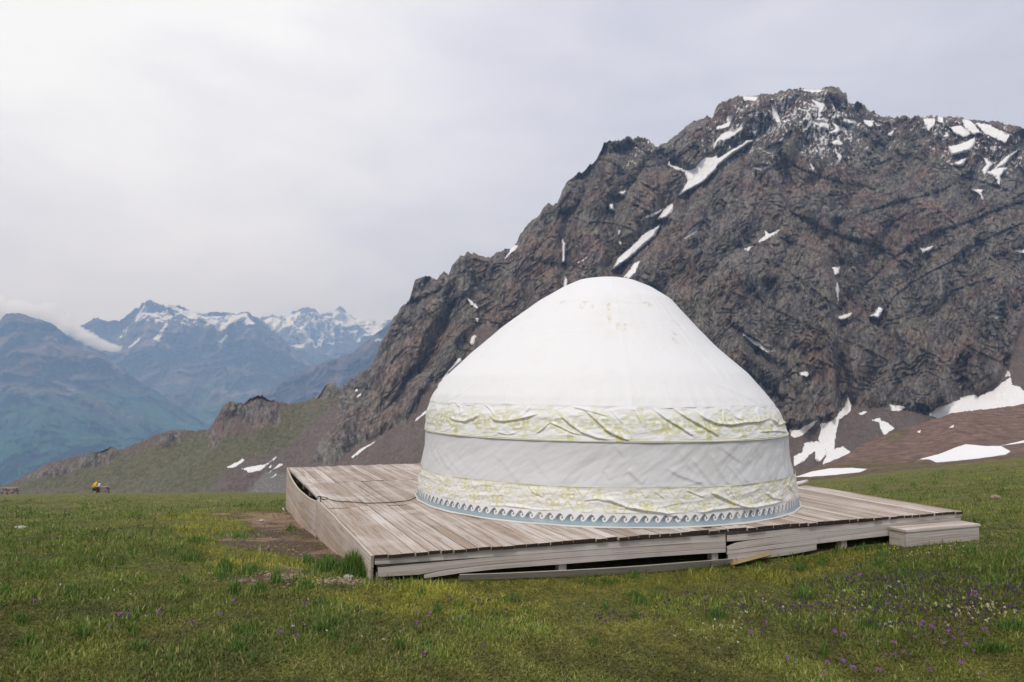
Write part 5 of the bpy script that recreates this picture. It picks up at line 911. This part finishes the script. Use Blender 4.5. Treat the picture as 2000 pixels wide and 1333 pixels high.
def cloud_pts(regs):
    o = []
    for (cx_, cy_, sx_, sy_, n) in regs:
        for _ in range(n): o.append((rg.gauss(cx_, sx_), rg.gauss(cy_, sy_)))
    return [(a, b) for a, b in o if b > np.interp(a, EDGE[:, 0], EDGE[:, 1])+8]
flower_stuff('violet_flowers', cloud_pts([(1780, 1160, 110, 18, 190), (1900, 1180, 90, 28, 170), (1680, 1140, 70, 8, 90), (1600, 1190, 60, 14, 110), (1860, 1215, 80, 16, 90), (1720, 1230, 120, 25, 80), (1420, 1190, 60, 14, 60), (1220, 1220, 40, 4, 40), (1990, 1150, 25, 25, 60), (150, 1030, 120, 25, 50), (200, 1090, 80, 20, 25), (980, 1130+60, 60, 10, 16)]), M_VIO, 0.85, 0.055, 'dark violet wildflowers scattered thickly over the right of the meadow', 4)
flower_stuff('cream_flowers', cloud_pts([(1905, 1203, 30, 12, 16), (1860, 1200, 30, 10, 10), (1960, 1215, 22, 8, 10), (1920, 1196, 60, 14, 12), (1400, 1235, 22, 6, 5), (1680, 1190, 60, 20, 8)]), M_CRE, 0.8, 0.08, 'pale cream yellow flower clusters at the right of the meadow', 5)
flower_stuff('white_flowers', cloud_pts([(1650, 1190, 120, 18, 40), (1745, 1152, 14, 3, 10), (1400, 1240, 70, 16, 14), (1720, 1226, 14, 4, 10), (1500, 1200, 60, 20, 16), (135, 1070, 12, 6, 10), (270, 1165, 60, 14, 10), (700, 1230, 200, 30, 14), (1850, 1075, 40, 8, 16), (90, 1000, 100, 12, 14)]), M_WHP, 0.75, 0.05, 'tiny white wildflowers sprinkled over the meadow', 2)
flower_stuff('yellow_flowers', cloud_pts([(600, 1140, 14, 4, 14), (700, 1190, 80, 14, 10), (960, 1168, 20, 3, 6), (1750, 1082, 50, 8, 30), (1850, 1090, 60, 14, 20), (1550, 1130, 90, 20, 14), (300, 1120, 120, 30, 8), (1620, 1105, 60, 8, 14)]), M_YP, 0.7, 0.035, 'small yellow wildflowers low in the grass', 2)

# loose pebbles and clods on the worn soil
VV, FF = [], []; _b = bmesh.new(); bmesh.ops.create_icosphere(_b, subdivisions=1, radius=1.0); PV = np.array([v.co[:] for v in _b.verts]); PF_ = [tuple(v.index for v in f.verts) for f in _b.faces]; _b.free()
for _ in range(420):
    px, py = random.choice([(random.gauss(540, 60), random.uniform(1004, 1110)), (random.gauss(520, 40), random.gauss(1130, 8)), (random.gauss(680, 40), random.gauss(1138, 4))]); x, y = ground_hit(np.array([px]), np.array([py])); x, y = float(x[0]), float(y[0]); u_, v_ = deck_uv(x, y)
    if -0.04 < u_ < DW and -0.02 < v_ < DL: continue
    q = PV*np.random.default_rng(_).uniform(0.6, 1.3, PV.shape)*random.uniform(0.006, 0.022)*np.array([1, 1, 0.6]); n0 = len(VV); VV += [(a+x, b+y, c+float(ground_z(x, y))+0.004) for a, b, c in q]; FF += [tuple(i+n0 for i in f) for f in PF_]
me = bpy.data.meshes.new('pebbles'); me.from_pydata(VV, [], FF); tag(link('pebbles', me, M_STONE2), 'small stones and clods strewn over the bare soil', 'pebbles', kind='stuff')

# ------------------------------------------------------------------ cloud bank on the far left ridge
def cloud(name, blobs, dens, label):
    m = bpy.data.materials.new(name+'_vapour'); m.use_nodes = True; t = m.node_tree; t.nodes.clear(); o_ = t.nodes.new('ShaderNodeOutputMaterial'); v_ = t.nodes.new('ShaderNodeVolumePrincipled'); v_.inputs['Color'].default_value = (1.0, 1.0, 1.0, 1); v_.inputs['Density'].default_value = dens; v_.inputs['Absorption Color'].default_value = (1, 1, 1, 1)
    t.links.new(v_.outputs[0], o_.inputs['Volume'])
    B = smooth_path([(a_, b_, c_*1.5) for a_, b_, c_, d_ in blobs], 260); rad = np.interp(np.linspace(0, len(blobs)-1, 260), range(len(blobs)), [q[3] for q in blobs]); rad = rad*np.clip(np.minimum(np.arange(260), 259-np.arange(260))/18.0, 0.02, 1)**0.5
    rad = rad*1.3; B[:, 1] += 9
    C_ = CAM + ray(B[:, 0], B[:, 1])*B[:, 2:3]; V, F, c1, c2 = tube(C_, rad*B[:, 2]/FPX, 96); ctr = np.concatenate([np.repeat(C_, 96, 0), C_[:1], C_[-1:]]); off = V-ctr; off[:, 2] *= 0.8
    k = 1 + 1.1*fbm(V/225.0, 5, 7, 0.55) - 0.5*np.abs(perlin(V/90.0, 3)); V = ctr + off*np.clip(k, 0.2, 2.2)[:, None]; me = bpy.data.meshes.new(name); me.from_pydata([tuple(v) for v in V], [], [tuple(f) for f in F]+c1+c2); bm = bmesh.new(); bm.from_mesh(me); bmesh.ops.recalc_face_normals(bm, faces=bm.faces[:])
    me = bpy.data.meshes.new(name); bm.to_mesh(me); bm.free(); tag(link(name, me, m), label, 'cloud', kind='stuff')
cloud('cloud', [(-160, 585, 5600, 40), (-60, 596, 5500, 34), (15, 604, 5450, 24), (60, 604, 5400, 20), (95, 608, 5350, 20), (125, 624, 5300, 18), (150, 638, 5300, 17), (175, 650, 5250, 15), (200, 664, 5250, 12), (222, 672, 5200, 8), (240, 668, 5200, 4)], 0.015, 'white cloud bank spilling over the far left ridge')
# ------------------------------------------------------------------ haze
def haze():
    m = bpy.data.materials.new('haze_air'); m.use_nodes = True; t = m.node_tree; t.nodes.clear(); o_ = t.nodes.new('ShaderNodeOutputMaterial'); v_ = t.nodes.new('ShaderNodeVolumePrincipled')
    v_.inputs['Color'].default_value = (0.40, 0.62, 1.0, 1); v_.inputs['Absorption Color'].default_value = (1, 1, 1, 1); v_.inputs['Density'].default_value = 1.08e-4; v_.inputs['Anisotropy'].default_value = 0.0; t.links.new(v_.outputs[0], o_.inputs['Volume'])
    bm = bmesh.new(); bm_box(bm, (0, 2000, 220), (30000, 30000, 2364)); me = bpy.data.meshes.new('haze'); bm.to_mesh(me); bm.free(); tag(link('haze', me, m), 'thin blue mountain haze', 'haze', kind='stuff')
haze()
